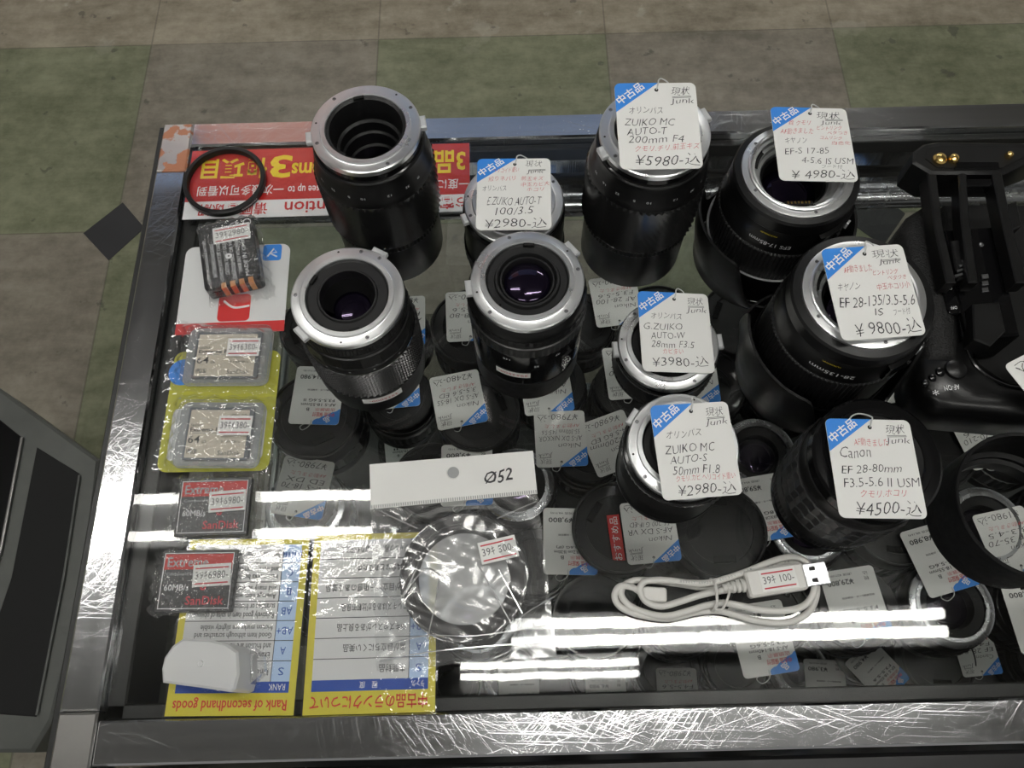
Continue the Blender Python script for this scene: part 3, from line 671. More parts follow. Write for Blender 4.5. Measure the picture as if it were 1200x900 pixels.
for pts in ([(447, 690), (470, 706), (500, 672), (518, 678)], [(476, 704), (492, 670)], [(503, 752), (512, 715), (517, 682)], [(450, 757), (500, 748), (560, 748), (640, 734)], [(562, 668), (575, 690), (600, 735)], [(585, 672), (612, 722)], [(440, 598), (492, 625)], [(583, 614), (628, 590)], [(604, 742), (612, 725), (650, 700)], [(446, 775), (520, 764), (650, 752)]):
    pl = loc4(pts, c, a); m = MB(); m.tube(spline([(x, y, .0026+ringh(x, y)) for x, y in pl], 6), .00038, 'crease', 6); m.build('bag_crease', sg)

# ------------------------------------------------------------------ USB cable
ZC = .003
def uw(x, y, z): return W(710+x/4.615, 640+y/4.615, z)
loops = [(690, 232, 6), (600, 245, 6), (500, 268, 6.5), (400, 300, 7), (300, 325, 7), (220, 300, 6.5), (185, 240, 6), (205, 195, 6), (270, 183, 6), (360, 188, 6), (460, 200, 6.2), (560, 198, 6.5), (660, 172, 6), (780, 130, 5.5), (900, 82, 5), (1000, 58, 5), (1075, 80, 5), (1122, 160, 5), (1122, 255, 5), (1065, 325, 5.5), (960, 350, 5.5), (840, 345, 5.5), (740, 325, 5.5), (640, 308, 5.5), (540, 322, 6), (440, 352, 6), (330, 378, 5), (220, 362, 3), (130, 322, 2.2), (85, 268, 2), (98, 215, 2), (165, 185, 2), (270, 190, 2.2), (400, 205, 2.2), (550, 225, 2.2), (690, 195, 2), (850, 125, 2), (1000, 82, 1.9), (1095, 125, 1.9), (1140, 220, 1.9), (1118, 325, 1.9), (1050, 390, 1.9), (950, 415, 1.9), (820, 405, 1.9), (700, 372, 1.9), (600, 350, 2.0), (480, 360, 2), (340, 392, 1.9), (180, 372, 1.9), (80, 330, 1.9), (47, 270, 1.9), (75, 218, 3), (140, 222, 4.2), (200, 258, 5)]
us = thing('usb_cable', 'white USB cable coiled and tied on the glass', 'cable', tuple(uw(600, 260, 0)))
inv = Matrix.Translation(-us.location)
m = MB(); pts = spline([uw(x, y, z*.001+.0005) for x, y, z in loops], 7); m.tube(pts, .0019, 'cable', 12, inv); m.build('cord', us)
ang = radians(7); pc = uw(895, 198, 0)
pf = inv @ Matrix.Translation((pc.x, pc.y, .0062)) @ Matrix.Rotation(ang, 4, 'Z')
m = MB(); m.prism(rrect(.0335, .0150, .002), -.003, .0045, 'cable', .0012, pf); m.build('usb_plug', us)
m = MB(); m.box(.0165, -.0062, -.0015, .0300, .0062, .0030, 'chrome2', .0003, pf)
m.build('metal_shell', us)
m = MB()
for yy in (-.0032, .0032): m.box(.0200, yy-.0011, .0029, .0232, yy+.0011, .0032, 'holedark', 0, pf)
m.build('shell_hole', us, 0)
m = MB()
for i in range(4): m.lathe([(.0034-i*.0002, -.001), (.0038-i*.0002, -.0005), (.0038-i*.0002, .0008), (.0034-i*.0002, .0012)], 'cable', 20, tf=pf @ Matrix.Translation((-.0185-.0028*i, 0, .0006)) @ Matrix.Rotation(pi/2, 4, 'Y'))
m.tube([(-.016, 0, .0006), (-.030, 0, .0006)], .0026, 'cable', 14, pf); m.build('strain_relief', us)
st = sticker(us, 0, 0, 0, 0, '39ｷ 100-', .0205, .0118); st.matrix_local = pf @ Matrix.Translation((.001, .0002, .0046))
m = MB(); m.prism(rrect(.013, .0080, .0015), -.002, .0028, 'cable', .0008, inv @ Matrix.Translation((*uw(255, 272, 0)[:2], .0055)) @ Matrix.Rotation(-.08, 4, 'Z')); m.build('small_plug', us)
m = MB(); m.tube(spline([uw(565, 178, .004), uw(590, 200, .0105), uw(600, 260, .012), uw(600, 320, .0105), uw(575, 350, .005), uw(560, 330, .001)], 6), .0008, 'cable', 8, inv)
m.tube(spline([uw(665, 225, .0085), uw(665, 265, .011), uw(630, 340, .009), uw(590, 335, .0098), uw(610, 300, .012)], 6), .0007, 'cable', 8, inv); m.build('twist_tie', us)
m = MB()
for i0, s in ((66, 'E353447 AWM 2725 80C 30V VW-1'), (240, 'AWM STYLE 2725 80C 30V')):
    for j, ch in enumerate(s):
        if ch == ' ': continue
        k = min(len(pts)-2, i0+int(j*.9)); p = pts[k]; t = (pts[k+1]-p); put(m, ch, (-.0005, -.0007, .0005, .0007), .00195, 'grey', tf=inv @ Matrix.Translation(p) @ Matrix.Rotation(atan2(t.y, t.x), 4, 'Z'))
m.build('cord_lettering', us, 0)

# ------------------------------------------------------------------ lenses standing on the glass
GTOP = 'lenses standing on the counter glass'
def screws(parent, r, z, angs, k='screw'):
    for a in angs:
        m = MB(); x, y = r*cos(a), r*sin(a)
        m.lathe([(.0001, .00025), (.0009, .00025), (.0011, 0)], k, 14, (x, y, z)); m.box(-.0008, -.00015, .0002, .0008, .00015, .00032, 'holedark', 0, T(x, y, z, a+.6)); m.build('screw', parent)
def om_mount(root, H, tabs, inner='deep', scr=(.5, 2.3, 3.5, 5.2), ro=.0305):
    m = MB(); m.lathe([(.0222, H-.009), (.0222, H-.0006), (.0226, H), (.0250, H), (.0254, H-.0012), (.0262, H-.0014), (.0298, H-.0014), (ro, H-.0020), (ro, H-.0050), (.0298, H-.0054)], 'chrome', 112)
    mr = m.build('mount_ring', root)
    screws(mr, .0280, H-.0014, scr)
    for a in (scr[0]+.45, scr[2]-.5):
        m = MB(); m.disc(.0006, H-.0013, 'holedark', 12, (.028*cos(a), .028*sin(a), 0)); m.build('index_hole', mr, 0)
    for (a, wd_) in tabs:
        m = MB(); m.box(.0292, -wd_/2, H-.0062, .0335, wd_/2, H-.0022, 'silver', .0007, T(rz=a)); m.build('release_tab', root)
    for a in (scr[0]+1.3, scr[0]+3.6):
        m = MB(); m.box(.0205, -.003, H-.0035, .0228, .003, H-.0004, 'inner', .0002, T(rz=a)); m.build('bayonet_notch', root)
    m = MB()
    if inner == 'deep':
        pr = [(.0222, H-.0015), (.0205, H-.0022), (.0198, H-.006), (.0188, H-.010), (.0188, H-.016), (.0172, H-.017), (.0172, H-.024), (.0160, H-.025), (.0160, H-.034), (.0148, H-.035), (.0148, H-.046)]
        m.lathe(pr, 'innergrey', 80); m.build('light_baffle', root)
        m = MB(); m.dome(.0148, H-.048, .005, 'lens', 48); m.build('rear_element', root)
    elif inner == 'zoom':
        m.lathe([(.0222, H-.0015), (.0212, H-.0022), (.0165, H-.0022), (.0158, H-.0012), (.0150, H-.0012), (.0150, H-.004), (.0142, H-.008), (.0142, H-.020)], 'innergrey', 80); m.build('light_baffle', root)
        m = MB(); m.dome(.0142, H-.021, .006, 'lens', 48); m.build('rear_element', root)
        m = MB(); m.lathe([(.0146, H-.0068), (.0125, H-.0120), (.0105, H-.0160)], 'inner', 48, a0=pi*.05, a1=pi*1.1); m.build('inner_shade', root)
    else:
        m.lathe([(.0222, H-.0015), (.0212, H-.0024), (.0180, H-.0026), (.0172, H-.0008), (.0160, H-.0008), (.0152, H-.0030), (.0146, H-.0022), (.0138, H-.0022), (.0126, H-.006)], 'innergrey', 80); m.build('light_baffle', root)
        m = MB(); m.dome(.0128, H-.0062, .0042, 'lens', 48); m.build('rear_element', root)
def base_mark(m, s, r, z, th, wd_, ht, k='white'): put(m, s, (-wd_/2, -ht/2, wd_/2, ht/2), 0, k, wrap=(r, th, z, -1))

def tele(label, px, H, rz, extra_mark):
    c = W(*px, H); root = thing('telephoto_lens', label, 'lens', (c.x, c.y, .0003), (0, 0, rz), GTOP)
    om_mount(root, H, [(radians(8)-rz*0, .0085), (radians(188), .0075)])
    m = MB(); m.lathe([(.0298, H-.0054), (.0300, H-.0100), (.0308, H-.0104)], 'gloss', 96); m.build('collar', root)
    m = MB(); m.lathe([(.0308, H-.0104), (.0316, H-.0112), (.0321, H-.0165), (.0326, H-.0175), (.0331, H-.0240), (.0338, H-.0250), (.0346, H-.0290)], 'satin', 96); ar = m.build('aperture_ring', root)
    m = MB()
    for s, th in (('5', -110), ('10', -96), ('22', -128), ('12', -70), ('32', -50), ('16', -145), ('m', -35), ('30', -160)): base_mark(m, s, .0333, H-.0215, radians(th)-rz, .0011*len(s)+.0004, .0018)
    m.build('scale_numbers', ar, 0)
    m = MB(); n = 13; z0, z1 = H-.0290, H-.0720
    m.lathe([(.0346, z0)]+[(.0357, z0+(z1-z0)*(i+.5)/n*1.0, .0015, i) for i in range(n)]+[(.0343, z1)], 'grip', teeth=60); m.build('focus_grip', root, 10)
    m = MB(); m.lathe([(.0343, z1), (.0340, z1-.0008, .0004, 0), (.0340, z1-.0050, .0004, 0), (.0334, z1-.0060)], 'black', teeth=80); m.build('ribbed_ring', root, 15)
    m = MB(); m.lathe([(.0334, z1-.006), (.0330, z1-.012), (.0329, .0012), (.0323, 0), (.0300, 0)], 'satin', 96); m.build('sliding_hood', root)
    if extra_mark:
        m = MB(); base_mark(m, 'ZUIKO', .0331, z1-.018, radians(-60)-rz, .007, .0016, 'grey'); m.build('hood_lettering', root, 0)
    return root
tele('tall black telephoto lens standing alone with open mount before the red notice', (428, 148), .115, 0, False)
tele('tall black telephoto lens under the tag priced ¥5980', (768, 152), .116, .25, False)

# small telephoto under the 2980 tag
def small_prime(label, px, H, R, rz, tabs, grip='ring'):
    c = W(*px, H); root = thing('prime_lens', label, 'lens', (c.x, c.y, .0003), (0, 0, rz), GTOP)
    om_mount(root, H, tabs, 'flat')
    z = H-.0054
    m = MB(); m.lathe([(.0298, z), (.0300, z-.002), (R-.001, z-.0025)], 'gloss', 96); m.build('collar', root)
    if grip == 'ring':
        m = MB(); n = 6; z0, z1 = z-.004, max(.006, z-.02)
        m.lathe([(R-.001, z-.0025), (R-.0005, z0)]+[(R+.0004, z0+(z1-z0)*i/n, .0006, i) for i in range(n+1)]+[(R-.001, z1-.001)], 'rubber', teeth=60); m.build('focus_grip', root, 10)
    else:
        z1 = .012; m = MB(); m.lathe([(R-.001, z-.0025), (R, z-.004), (R, .022), (R+.0012, .021)], 'satin', 96); m.build('barrel', root)
        m = MB(); m.lathe([(R+.0012, .021), (R+.0012, .020, .0007, 0), (R+.0012, z1, .0007, 0), (R-.001, z1-.001)], 'rubber', teeth=60); m.build('focus_grip', root, 10)
    m = MB(); m.lathe([(R-.001, z1-.001), (R-.0012, .003), (R-.0005, .002), (R-.0005, .0005), (R-.003, 0)], 'satin', 96); m.build('front_ring', root)
    return root
small_prime('small black prime lens under the tag priced ¥2980 by the red notice', (602, 234), .062, .0315, 0, [(radians(200), .007)], 'tall')
small_prime('flat chrome-mounted lens under the tag priced ¥3980', (783.5, 402), .030, .0315, 0, [(radians(183), .0095), (radians(3), .0095)])
small_prime('flat chrome-mounted lens under the tag priced ¥2980 in the front rows', (801, 521), .050, .0325, .3, [(radians(128), .010)])

# zoom with studded rubber grip (left of centre)
H = .091; c = W(406.5, 345, H); z3 = thing('zoom_lens', 'chrome-mounted zoom lens with studded rubber grip, no tag on top, left of centre', 'lens', (c.x, c.y, .0003), group=GTOP)
om_mount(z3, H, [(radians(60), .009), (radians(222), .0095)], 'zoom', (1.35, 3.1, 5.15, .95))
m = MB(); m.lathe([(.0298, H-.0054), (.0306, H-.0062)], 'gloss', 96); m.build('collar', z3)
m = MB(); m.lathe([(.0306, H-.0062), (.0311, H-.0066, .0004, 0), (.0311, H-.0120, .0004, 0), (.0300, H-.0126)], 'black', teeth=100); m.build('ridged_ring', z3, 15)
m = MB(); m.lathe([(.0300, H-.0126), (.0306, H-.0135), (.0306, H-.0165), (.0314, H-.017)], 'satin', 96); m.build('scale_ring', z3)
m = MB(); m.lathe([(.0314, H-.017), (.0320, H-.0175, .0009, 0), (.0320, H-.0285, .0009, 0), (.0312, H-.029)], 'black', teeth=18); m.build('aperture_ring', z3, 15)
m = MB(); m.lathe([(.0312, H-.029), (.0318, H-.0295), (.0318, H-.034), (.0322, H-.0345)], 'satin', 96)
for th in (-150, -120, -95, -70, -40): m.disc(.0007, 0, 'silver', 10, tf=Matrix.Rotation(radians(th), 4, 'Z') @ Matrix.Translation((.03185, 0, H-.032)) @ Matrix.Rotation(pi/2, 4, 'Y'))
m.build('index_ring', z3)
m = MB(); n = 18; za, zb = H-.035, .026
pr = [(.0322, za)]
for i in range(n):
    z_ = za+(zb-za)*(i+.5)/n
    pr += [(.0325, z_+.0006, .0, 0), (.0341, z_, .0014, i % 2)]
m.lathe(pr+[(.0325, zb)], 'grip', teeth=56); m.build('rubber_grip', z3, 10)
m = MB(); m.lathe([(.0325, zb), (.0336, zb-.001), (.0336, .014), (.0326, .013), (.0323, .001), (.0316, 0), (.030, 0)], 'satin', 96); m.build('front_barrel', z3)
m = MB(); put(m, '39ｷ5000-', (-.009, -.0012, .009, .0014), 0, 'redink', wrap=(.0340, radians(-72), .0205, -1))
m.build('sticker_print', z3, 0)
m = MB(); m.lathe([(.03375, .0172), (.03375, .0238)], 'paper', 12, a0=radians(-94), a1=radians(-52)); o = m.build('price_sticker', z3); o['label'] = 'pale price sticker wrapped on the barrel'

# middle zoom with purple rear glass
H = .094; c = W(618, 326, H); z5 = thing('zoom_lens', 'chrome-mounted zoom lens with purple rear glass, no tag on top, in the centre', 'lens', (c.x, c.y, .0003), group=GTOP)
om_mount(z5, H, [(radians(38), .010), (radians(186), .009)], 'flat', (.2, 1.9, 3.9, 5.5))
m = MB(); m.lathe([(.0298, H-.0054), (.0318, H-.008), (.0326, H-.014), (.0326, H-.020)], 'satin', 96); m.build('collar', z5)
m = MB(); m.lathe([(.0326, H-.0125), (.0331, H-.013, .0005, 0), (.0331, H-.0175, .0005, 0), (.0326, H-.018)], 'black', teeth=46); m.build('ridged_ring', z5, 15)
m = MB(); m.lathe([(.0326, H-.020), (.0334, H-.0205), (.0334, H-.022), (.0336, H-.0225, .0005, 0), (.0336, H-.030, .0005, 0), (.0328, H-.031)], 'rubber', teeth=60); m.build('zoom_ring', z5, 15)
m = MB(); m.lathe([(.0328, H-.031), (.0330, H-.032), (.0326, .026), (.0318, .025)], 'gloss', 96); br = m.build('barrel', z5)
m = MB()
for s, th, zz in (('135', -112, H-.036), ('35', -82, H-.043), ('AF', -60, H-.036)): base_mark(m, s, .0332, zz, radians(th), .0014*len(s), .0018)
m.build('barrel_numbers', br, 0)
m = MB(); m.lathe([(.0332, .036), (.0332, .0425)], 'paper', 14, a0=radians(-124), a1=radians(-88)); o = m.build('price_sticker', z5); o['label'] = 'pale price sticker wrapped on the barrel'
m = MB(); put(m, '39ｷ2500-', (-.009, -.0012, .009, .0014), 0, 'redink', wrap=(.03335, radians(-106), .0392, -1)); m.build('sticker_print', z5, 0)
m = MB(); m.box(.0318, -.004, .036, .0336, .004, .050, 'gloss', .0006, T(rz=radians(-48))); m.build('switch_plate', z5)
m = MB(); m.lathe([(.0318, .025), (.0325, .024), (.0322, .001), (.0314, 0), (.030, 0)], 'black', 96); m.build('front_hood', z5)

# zooms with petal hoods
def ef(label, px, H, rz, text, hood, rim, Hh, text2, acc):
    c = W(*px, H); root = thing('zoom_lens', label, 'lens', (c.x, c.y, .0003), (0, 0, 0), GTOP)
    m = MB(); m.lathe([(.0190, H-.0115), (.0196, H-.0090), (.0214, H-.0086), (.0219, H-.0058), (.0237, H-.0054), (.0242, H-.0026), (.0258, H-.0024), (.0262, H-.0004), (.0272, H), (.0280, H-.0003), (.0284, H-.0014), (.0300, H-.0015), (.0318, H-.0018), (.0320, H-.0030)], 'chrome', 112); mr = m.build('mount_ring', root)
    screws(mr, .0290, H-.0015, (.6, 2.4, 3.6, 4.9)); m = MB()
    m.lathe([(.0190, H-.0112), (.0175, H-.0120), (.0165, H-.016), (.0165, H-.022)], 'inner', 64); m.build('light_baffle', root)
    for a in (.3, 2.4, 4.5):
        m = MB(); m.lathe([(.0220, H-.0050), (.0236, H-.0048), (.0240, H-.0030)], 'inner', 14, a0=a, a1=a+.55); m.build('bayonet_gap', root)
    m = MB(); m.dome(.0165, H-.0225, .005, 'lens', 40); m.build('rear_element', root)
    m = MB(); m.box(-.008, -.0186, H-.0116, .008, -.0160, H-.0082, 'inner', .0005)
    for i in range(7): m.box(-.0068+i*.002, -.0180, H-.0082, -.0058+i*.002, -.0165, H-.0079, 'gold')
    m.build('contact_block', root)
    m = MB(); m.lathe([(.0320, H-.0030), (rim-.001, H-.0036), (rim, H-.0050), (rim+.0002, H-.013), (rim-.0012, H-.015), (rim+.0005, H-.019), (rim+.0012, H-.032)], 'satin', 112); b1 = m.build('rear_barrel', root)
    m = MB(); z0 = H-.032; m.lathe([(rim+.0012, z0), (rim+.0024, z0-.001, .0007, 0), (rim+.0024, .032, .0007, 0), (rim+.0015, .031)], 'rubber', teeth=90); m.build('zoom_ring', root, 12)
    m = MB(); m.lathe([(rim+.0015, .031), (rim+.0022, .030), (rim+.0016, .004), (.034, .001), (.032, 0)], 'black', 112); m.build('front_barrel', root)
    m = MB(); rr = rim+.0030; m.lathe([(rr-.0006, .0335), (rr+.0004, .0343), (rr+.0009, .0335), (rr+.0004, .0327), (rr-.0006, .0335)], acc, 112); o = m.build('accent_ring', root)
    m = MB(); base_mark(m, text, rim+.0014, H-.0245, radians(-114), .025, .0033); base_mark(m, text2, rim+.0010, H-.0165, radians(-118), .010, .0011, 'yellowtxt'); m.build('barrel_lettering', b1, 0)
    m = MB()
    for zz, th in ((H-.0305, -125), (.0337, -118)): put(m, '. '*34, (-.034, -.0003, .034, .0003), 0, 'grey', wrap=(rim+.0026, radians(th), zz, -1))
    m.build('dotted_line', b1, 0)
    m = MB(); m.lathe([(rim-.0002, H-.016), (rim+.0024, H-.0166), (rim+.0026, H-.0285), (rim+.0002, H-.0295)], 'gloss', 20, a0=radians(-72), a1=radians(-22)); sw = m.build('switch_plate', root)
    for k, th in enumerate((-52, -36)):
        m = MB(); m.box(rim+.0022, -.0014, H-.026, rim+.0036, .0014, H-.020, 'silver' if k else 'black', .0004, T(rz=radians(th))); m.build('switch', sw)
    # tulip hood put on the wrong way round, petals rising along the barrel
    r0, r1 = hood
    def hz(z, a):
        t = (cos(2*(a-rz))+1)/2; k = max(0, min(1, (t-.22)/.42)); k = k*k*(3-2*k)
        return z*(.30+.70*k) if z > .006 else z
    prof = [(r0-.004, .0)]+[(r0, .001)]+[(r0+(r1-r0)*sin(pi/2*i/8), .007+(Hh-.007)*i/8) for i in range(9)]
    prof += [(p[0]-.0016, p[1]) for p in prof[::-1][:9]]+[(rim+.0035, .0045), (rim+.002, .004)]
    m = MB(); m.lathe(prof, 'satin', 140, zfun=hz); m.build('petal_hood', root, 40)
    return root
ef('large zoom lens in petal hood under the tag priced ¥4980, near the back rail', (936, 198), .092, radians(192), 'EFS 17-85mm', (.0425, .0485), .0362, .050, 'IMAGE STABILIZER', 'silver')
ef('large zoom lens in petal hood under the tag priced ¥9800', (1014, 342), .100, radians(205), '28-135mm', (.0435, .0495), .0372, .056, 'ULTRASONIC', 'black')

# plain zoom with block-pattern grip under the 4500 tag
H = .078; c = W(1030, 535, H); z8 = thing('zoom_lens', 'black plastic-mount zoom lens with block grip under the tag priced ¥4500', 'lens', (c.x, c.y, .0003), group=GTOP)
m = MB(); m.lathe([(.0225, H-.010), (.0225, H-.0006), (.0232, H), (.0262, H), (.0268, H-.0015), (.0312, H-.0018), (.0326, H-.003), (.0328, H-.010), (.0320, H-.011)], 'gloss', 112); m.build('mount_ring', z8)
m = MB(); m.lathe([(.0225, H-.001), (.0205, H-.002), (.0165, H-.0025), (.0160, H-.010)], 'inner', 64); m.build('light_baffle', z8)
m = MB(); m.dome(.016, H-.0105, .003, 'lens', 40); m.build('rear_element', z8)
m = MB(); m.lathe([(.0320, H-.011), (.0326, H-.0118), (.0326, H-.021), (.0332, H-.022)], 'satin', 112); m.build('rear_barrel', z8)
m = MB()
pr = [(.0332, H-.022)]
for i in range(3):
    za = H-.0235-i*.0095; pr += [(.0333, za+.0006, 0, 0), (.0345, za, .0009, 0), (.0345, za-.0080, .0009, 0), (.0333, za-.0086, 0, 0)]
m.lathe(pr+[(.0330, H-.053)], 'rubber', teeth=30); m.build('zoom_grip', z8, 15)
m = MB(); m.lathe([(.0330, H-.053), (.0336, H-.0535), (.0336, .016), (.0328, .015)], 'satin', 112); m.build('scale_ring', z8)
m = MB(); m.lathe([(.0328, .015), (.0332, .0145, .0004, 0), (.0332, .008, .0004, 0), (.0327, .0075)], 'black', teeth=80); m.build('focus_ring', z8, 15)
m = MB(); m.lathe([(.0327, .0075), (.0329, .007), (.0329, .001), (.0322, 0), (.03, 0)], 'gloss', 112); m.build('front_ring', z8)
# extra chips of the mount
m = MB(); base_mark(m, '28 35 50 80', .0338, .0195, radians(-80), .022, .0017); m.build('scale_numbers', z8, 0)

# tubular hood at the right edge
c = W(1162, 612, 0); hd = thing('lens_hood', 'round black tubular lens hood standing open at the right edge', 'lens hood', (c.x, c.y, .0003))
m = MB(); R_ = .0385; Hh = .042
m.lathe([(R_-.006, .004), (R_-.006, .0005), (R_-.001, 0), (R_, .001), (R_, .012), (R_+.0015, .014), (R_+.0022, Hh-.0006), (R_+.0016, Hh), (R_+.0002, Hh-.0004), (R_-.0006, .016), (R_-.0035, .015), (R_-.0035, .012), (R_-.006, .011), (R_-.006, .004)], 'black', 112); m.build('tube', hd)
m = MB(); m.lathe([(R_+.0003, .0020), (R_+.0003, .0085)], 'paper', 14, a0=radians(-66), a1=radians(-30)); o = m.build('price_sticker', hd); o['label'] = 'pale sticker wrapped round the base'
m = MB(); m.box(R_, -.004, .0145, R_+.0026, .004, .024, 'satin', .0006, T(rz=radians(-88))); m.build('lock_button', hd)
m = MB(); base_mark(m, 'ET-65 III', R_+.0003, .0055, radians(-98), .013, .0016, 'grey'); m.build('lettering', hd, 0)

# ------------------------------------------------------------------ battery grip at the right edge
ZG = .042; cg = W(1130, 380, 0); gr = thing('battery_grip', 'black camera battery grip with open tray at the right edge', 'battery grip', (cg.x, cg.y, .0004))
def gp_(pts, z): return [((W(x, y, z)-cg).x, (W(x, y, z)-cg).y) for x, y in pts]
grip_poly = gp_([(1058, 268), (1066, 250), (1085, 238), (1106, 234), (1108, 275), (1117, 320), (1126, 360), (1130, 395), (1128, 425), (1083, 425), (1082, 397), (1068, 340)], ZG)
m = MB(); m.prism(grip_poly[::-1], 0, ZG, 'leather', .006); m.build('grained_handle', gr, 50)
base_poly = gp_([(1078, 400), (1132, 397), (1144, 426), (1173, 447), (1205, 454), (1330, 457), (1330, 495), (1200, 487), (1120, 480), (1099, 476), (1082, 460), (1076, 440)], ZG-.004)
m = MB(); m.prism(base_poly[::-1], 0, ZG-.003, 'satin', .004); m.build('control_corner', gr, 50)
inner_poly = gp_([(1106, 240), (1330, 240), (1330, 460), (1180, 452), (1146, 428), (1131, 395), (1118, 325)], .012)
m = MB(); m.prism(inner_poly[::-1], 0, .012, 'inner', .001); m.build('tray_well', gr)
right_poly = gp_([(1275, 250), (1330, 250), (1330, 470), (1290, 470)], ZG); m = MB(); m.prism(right_poly[::-1], 0, ZG, 'satin', .004); m.build('end_wall', gr)
lipp = [tuple(p) for p in gp_([(1104, 262), (1110, 300), (1119, 335), (1128, 372), (1133, 398), (1146, 426), (1174, 446), (1210, 453), (1330, 456)], ZG)]
m = MB(); m.tube(spline([(x, y, ZG-.0035) for x, y in lipp], 5), .0011, 'gloss', 8); m.build('well_lip', gr)
m = MB(); q0 = gp_([(1118, 452)], ZG)[0]; put(m, 'AF-ON', (q0[0]-.0045, q0[1]-.0016, q0[0]+.0045, q0[1]+.0016), ZG-.0029, 'white', rz=pi+.08)
q0 = gp_([(1099, 458)], ZG)[0]; put(m, '*', (q0[0]-.0018, q0[1]-.0018, q0[0]+.0018, q0[1]+.0018), ZG-.0029, 'white')
m.build('button_lettering', gr, 0)
for pxq, r_ in (((1104, 434), .0024), ((1095, 441), .0019), ((1087, 447), .0019)):
    q0 = gp_([pxq], ZG)[0]; m = MB(); m.lathe([(r_+.0006, 0), (r_, .0012), (r_*.5, .0016), (.0001, .0017)], 'gloss', 24, (*q0, ZG-.003)); m.build('button', gr)
q0 = gp_([(1122, 431)], ZG)[0]; m = MB(); m.lathe([(.0065, 0), (.0058, .0022), (.004, .003), (.0001, .0032)], 'satin', 32, (*q0, ZG-.0035)); m.build('thumb_pad', gr)
q0 = gp_([(1113, 350)], ZG)[0]; m = MB(); m.prism(rrect(.008, .022, .003, cx=q0[0], cy=q0[1]), ZG-.002, ZG+.0012, 'gloss', .0006); m.build('lock_switch', gr)
m = MB(); put(m, 'ON', (q0[0]-.002, q0[1]+.005, q0[0]+.002, q0[1]+.007), ZG+.0014, 'white', rz=pi); put(m, 'OFF', (q0[0]-.002, q0[1]-.008, q0[0]+.002, q0[1]-.006), ZG+.0014, 'white', rz=pi); m.build('switch_lettering', gr, 0)
# the magazine pulled half out at the back
ZT = .058
tr_ = thing('battery_tray', 'black battery tray with gold contacts sticking out of the battery grip', 'battery tray', (cg.x, cg.y, .0130))
def tp_(pts): return [((W(x, y, ZT)-cg).x, (W(x, y, ZT)-cg).y) for x, y in pts]
dz = ZT-.0130
ec = tp_([(1072, 176), (1083, 168), (1100, 165), (1235, 167), (1236, 178), (1205, 190), (1178, 203), (1092, 203), (1070, 190)])
m = MB(); m.prism(ec[::-1], dz-.026, dz, 'satin', .0015); m.build('end_cap', tr_, 40)
inn = tp_([(1088, 174), (1104, 171), (1222, 172), (1196, 186), (1174, 197), (1098, 197), (1084, 186)])
m = MB(); m.prism(inn[::-1], dz-.001, dz+.0004, 'inner'); m.build('cap_recess', tr_, 0)
for i, (px_, rr_) in enumerate((((1100, 188), .0042), ((1116, 188), .0034), ((1181, 184), .0024))):
    q0 = tp_([px_])[0]; m = MB(); m.lathe([(rr_, 0), (rr_, .002), (rr_*.75, .0035), (rr_*.3, .0042), (.0001, .0043)], 'gold', 24, (*q0, dz)); m.build('gold_contact', tr_)
def bar(name, pts, z0, z1, k='satin', ch=.0008):
    m = MB(); m.prism(tp_(pts)[::-1], z0, z1, k, ch); return m.build(name, tr_)
bar('rail', [(1088, 202), (1099, 202), (1106, 262), (1122, 330), (1110, 330), (1097, 270)], dz-.014, dz-.001)
bar('rail', [(1124, 198), (1134, 198), (1137, 250), (1148, 330), (1136, 330), (1127, 255)], dz-.012, dz-.001)
bar('rail', [(1163, 198), (1175, 198), (1186, 255), (1205, 330), (1192, 330), (1176, 262)], dz-.013, dz-.001)
bar('cross_bar', [(1118, 190), (1170, 190), (1172, 199), (1118, 199)], dz-.010, dz+.001, 'gloss')
bar('cross_bar', [(1130, 205), (1168, 205), (1170, 214), (1132, 214)], dz-.012, dz-.003, 'gloss')
bar('centre_plate', [(1118, 254), (1178, 250), (1200, 330), (1212, 380), (1150, 385), (1136, 330)], 0, dz-.014, 'gloss', .001)
bar('spring_block', [(1120, 275), (1136, 273), (1146, 320), (1128, 322)], dz-.014, dz-.006)
bar('spring_block', [(1178, 240), (1194, 232), (1200, 262), (1184, 270)], dz-.016, dz-.002)
bar('latch', [(1146, 350), (1178, 347), (1186, 382), (1168, 400), (1148, 392)], dz-.020, dz-.006)
for i in range(4): bar('contact_spring', [(1122+i*3, 318-i*6), (1132+i*3, 315-i*6), (1133+i*3, 318-i*6), (1123+i*3, 321-i*6)], dz-.006, dz-.004, 'chrome2', .0002)
for i in range(3): bar('contact_plate', [(1164, 308+i*8), (1172, 307+i*8), (1173, 312+i*8), (1165, 313+i*8)], dz-.0142, dz-.0132, 'chrome2' if i else 'screw', .0002)
for px_ in ((1164, 272), (1141, 286)):
    q0 = tp_([px_])[0]; m = MB(); m.lathe([(.0014, 0), (.0014, .0006), (.0001, .0008)], 'screw', 14, (*q0, dz-.014)); m.build('screw', tr_)

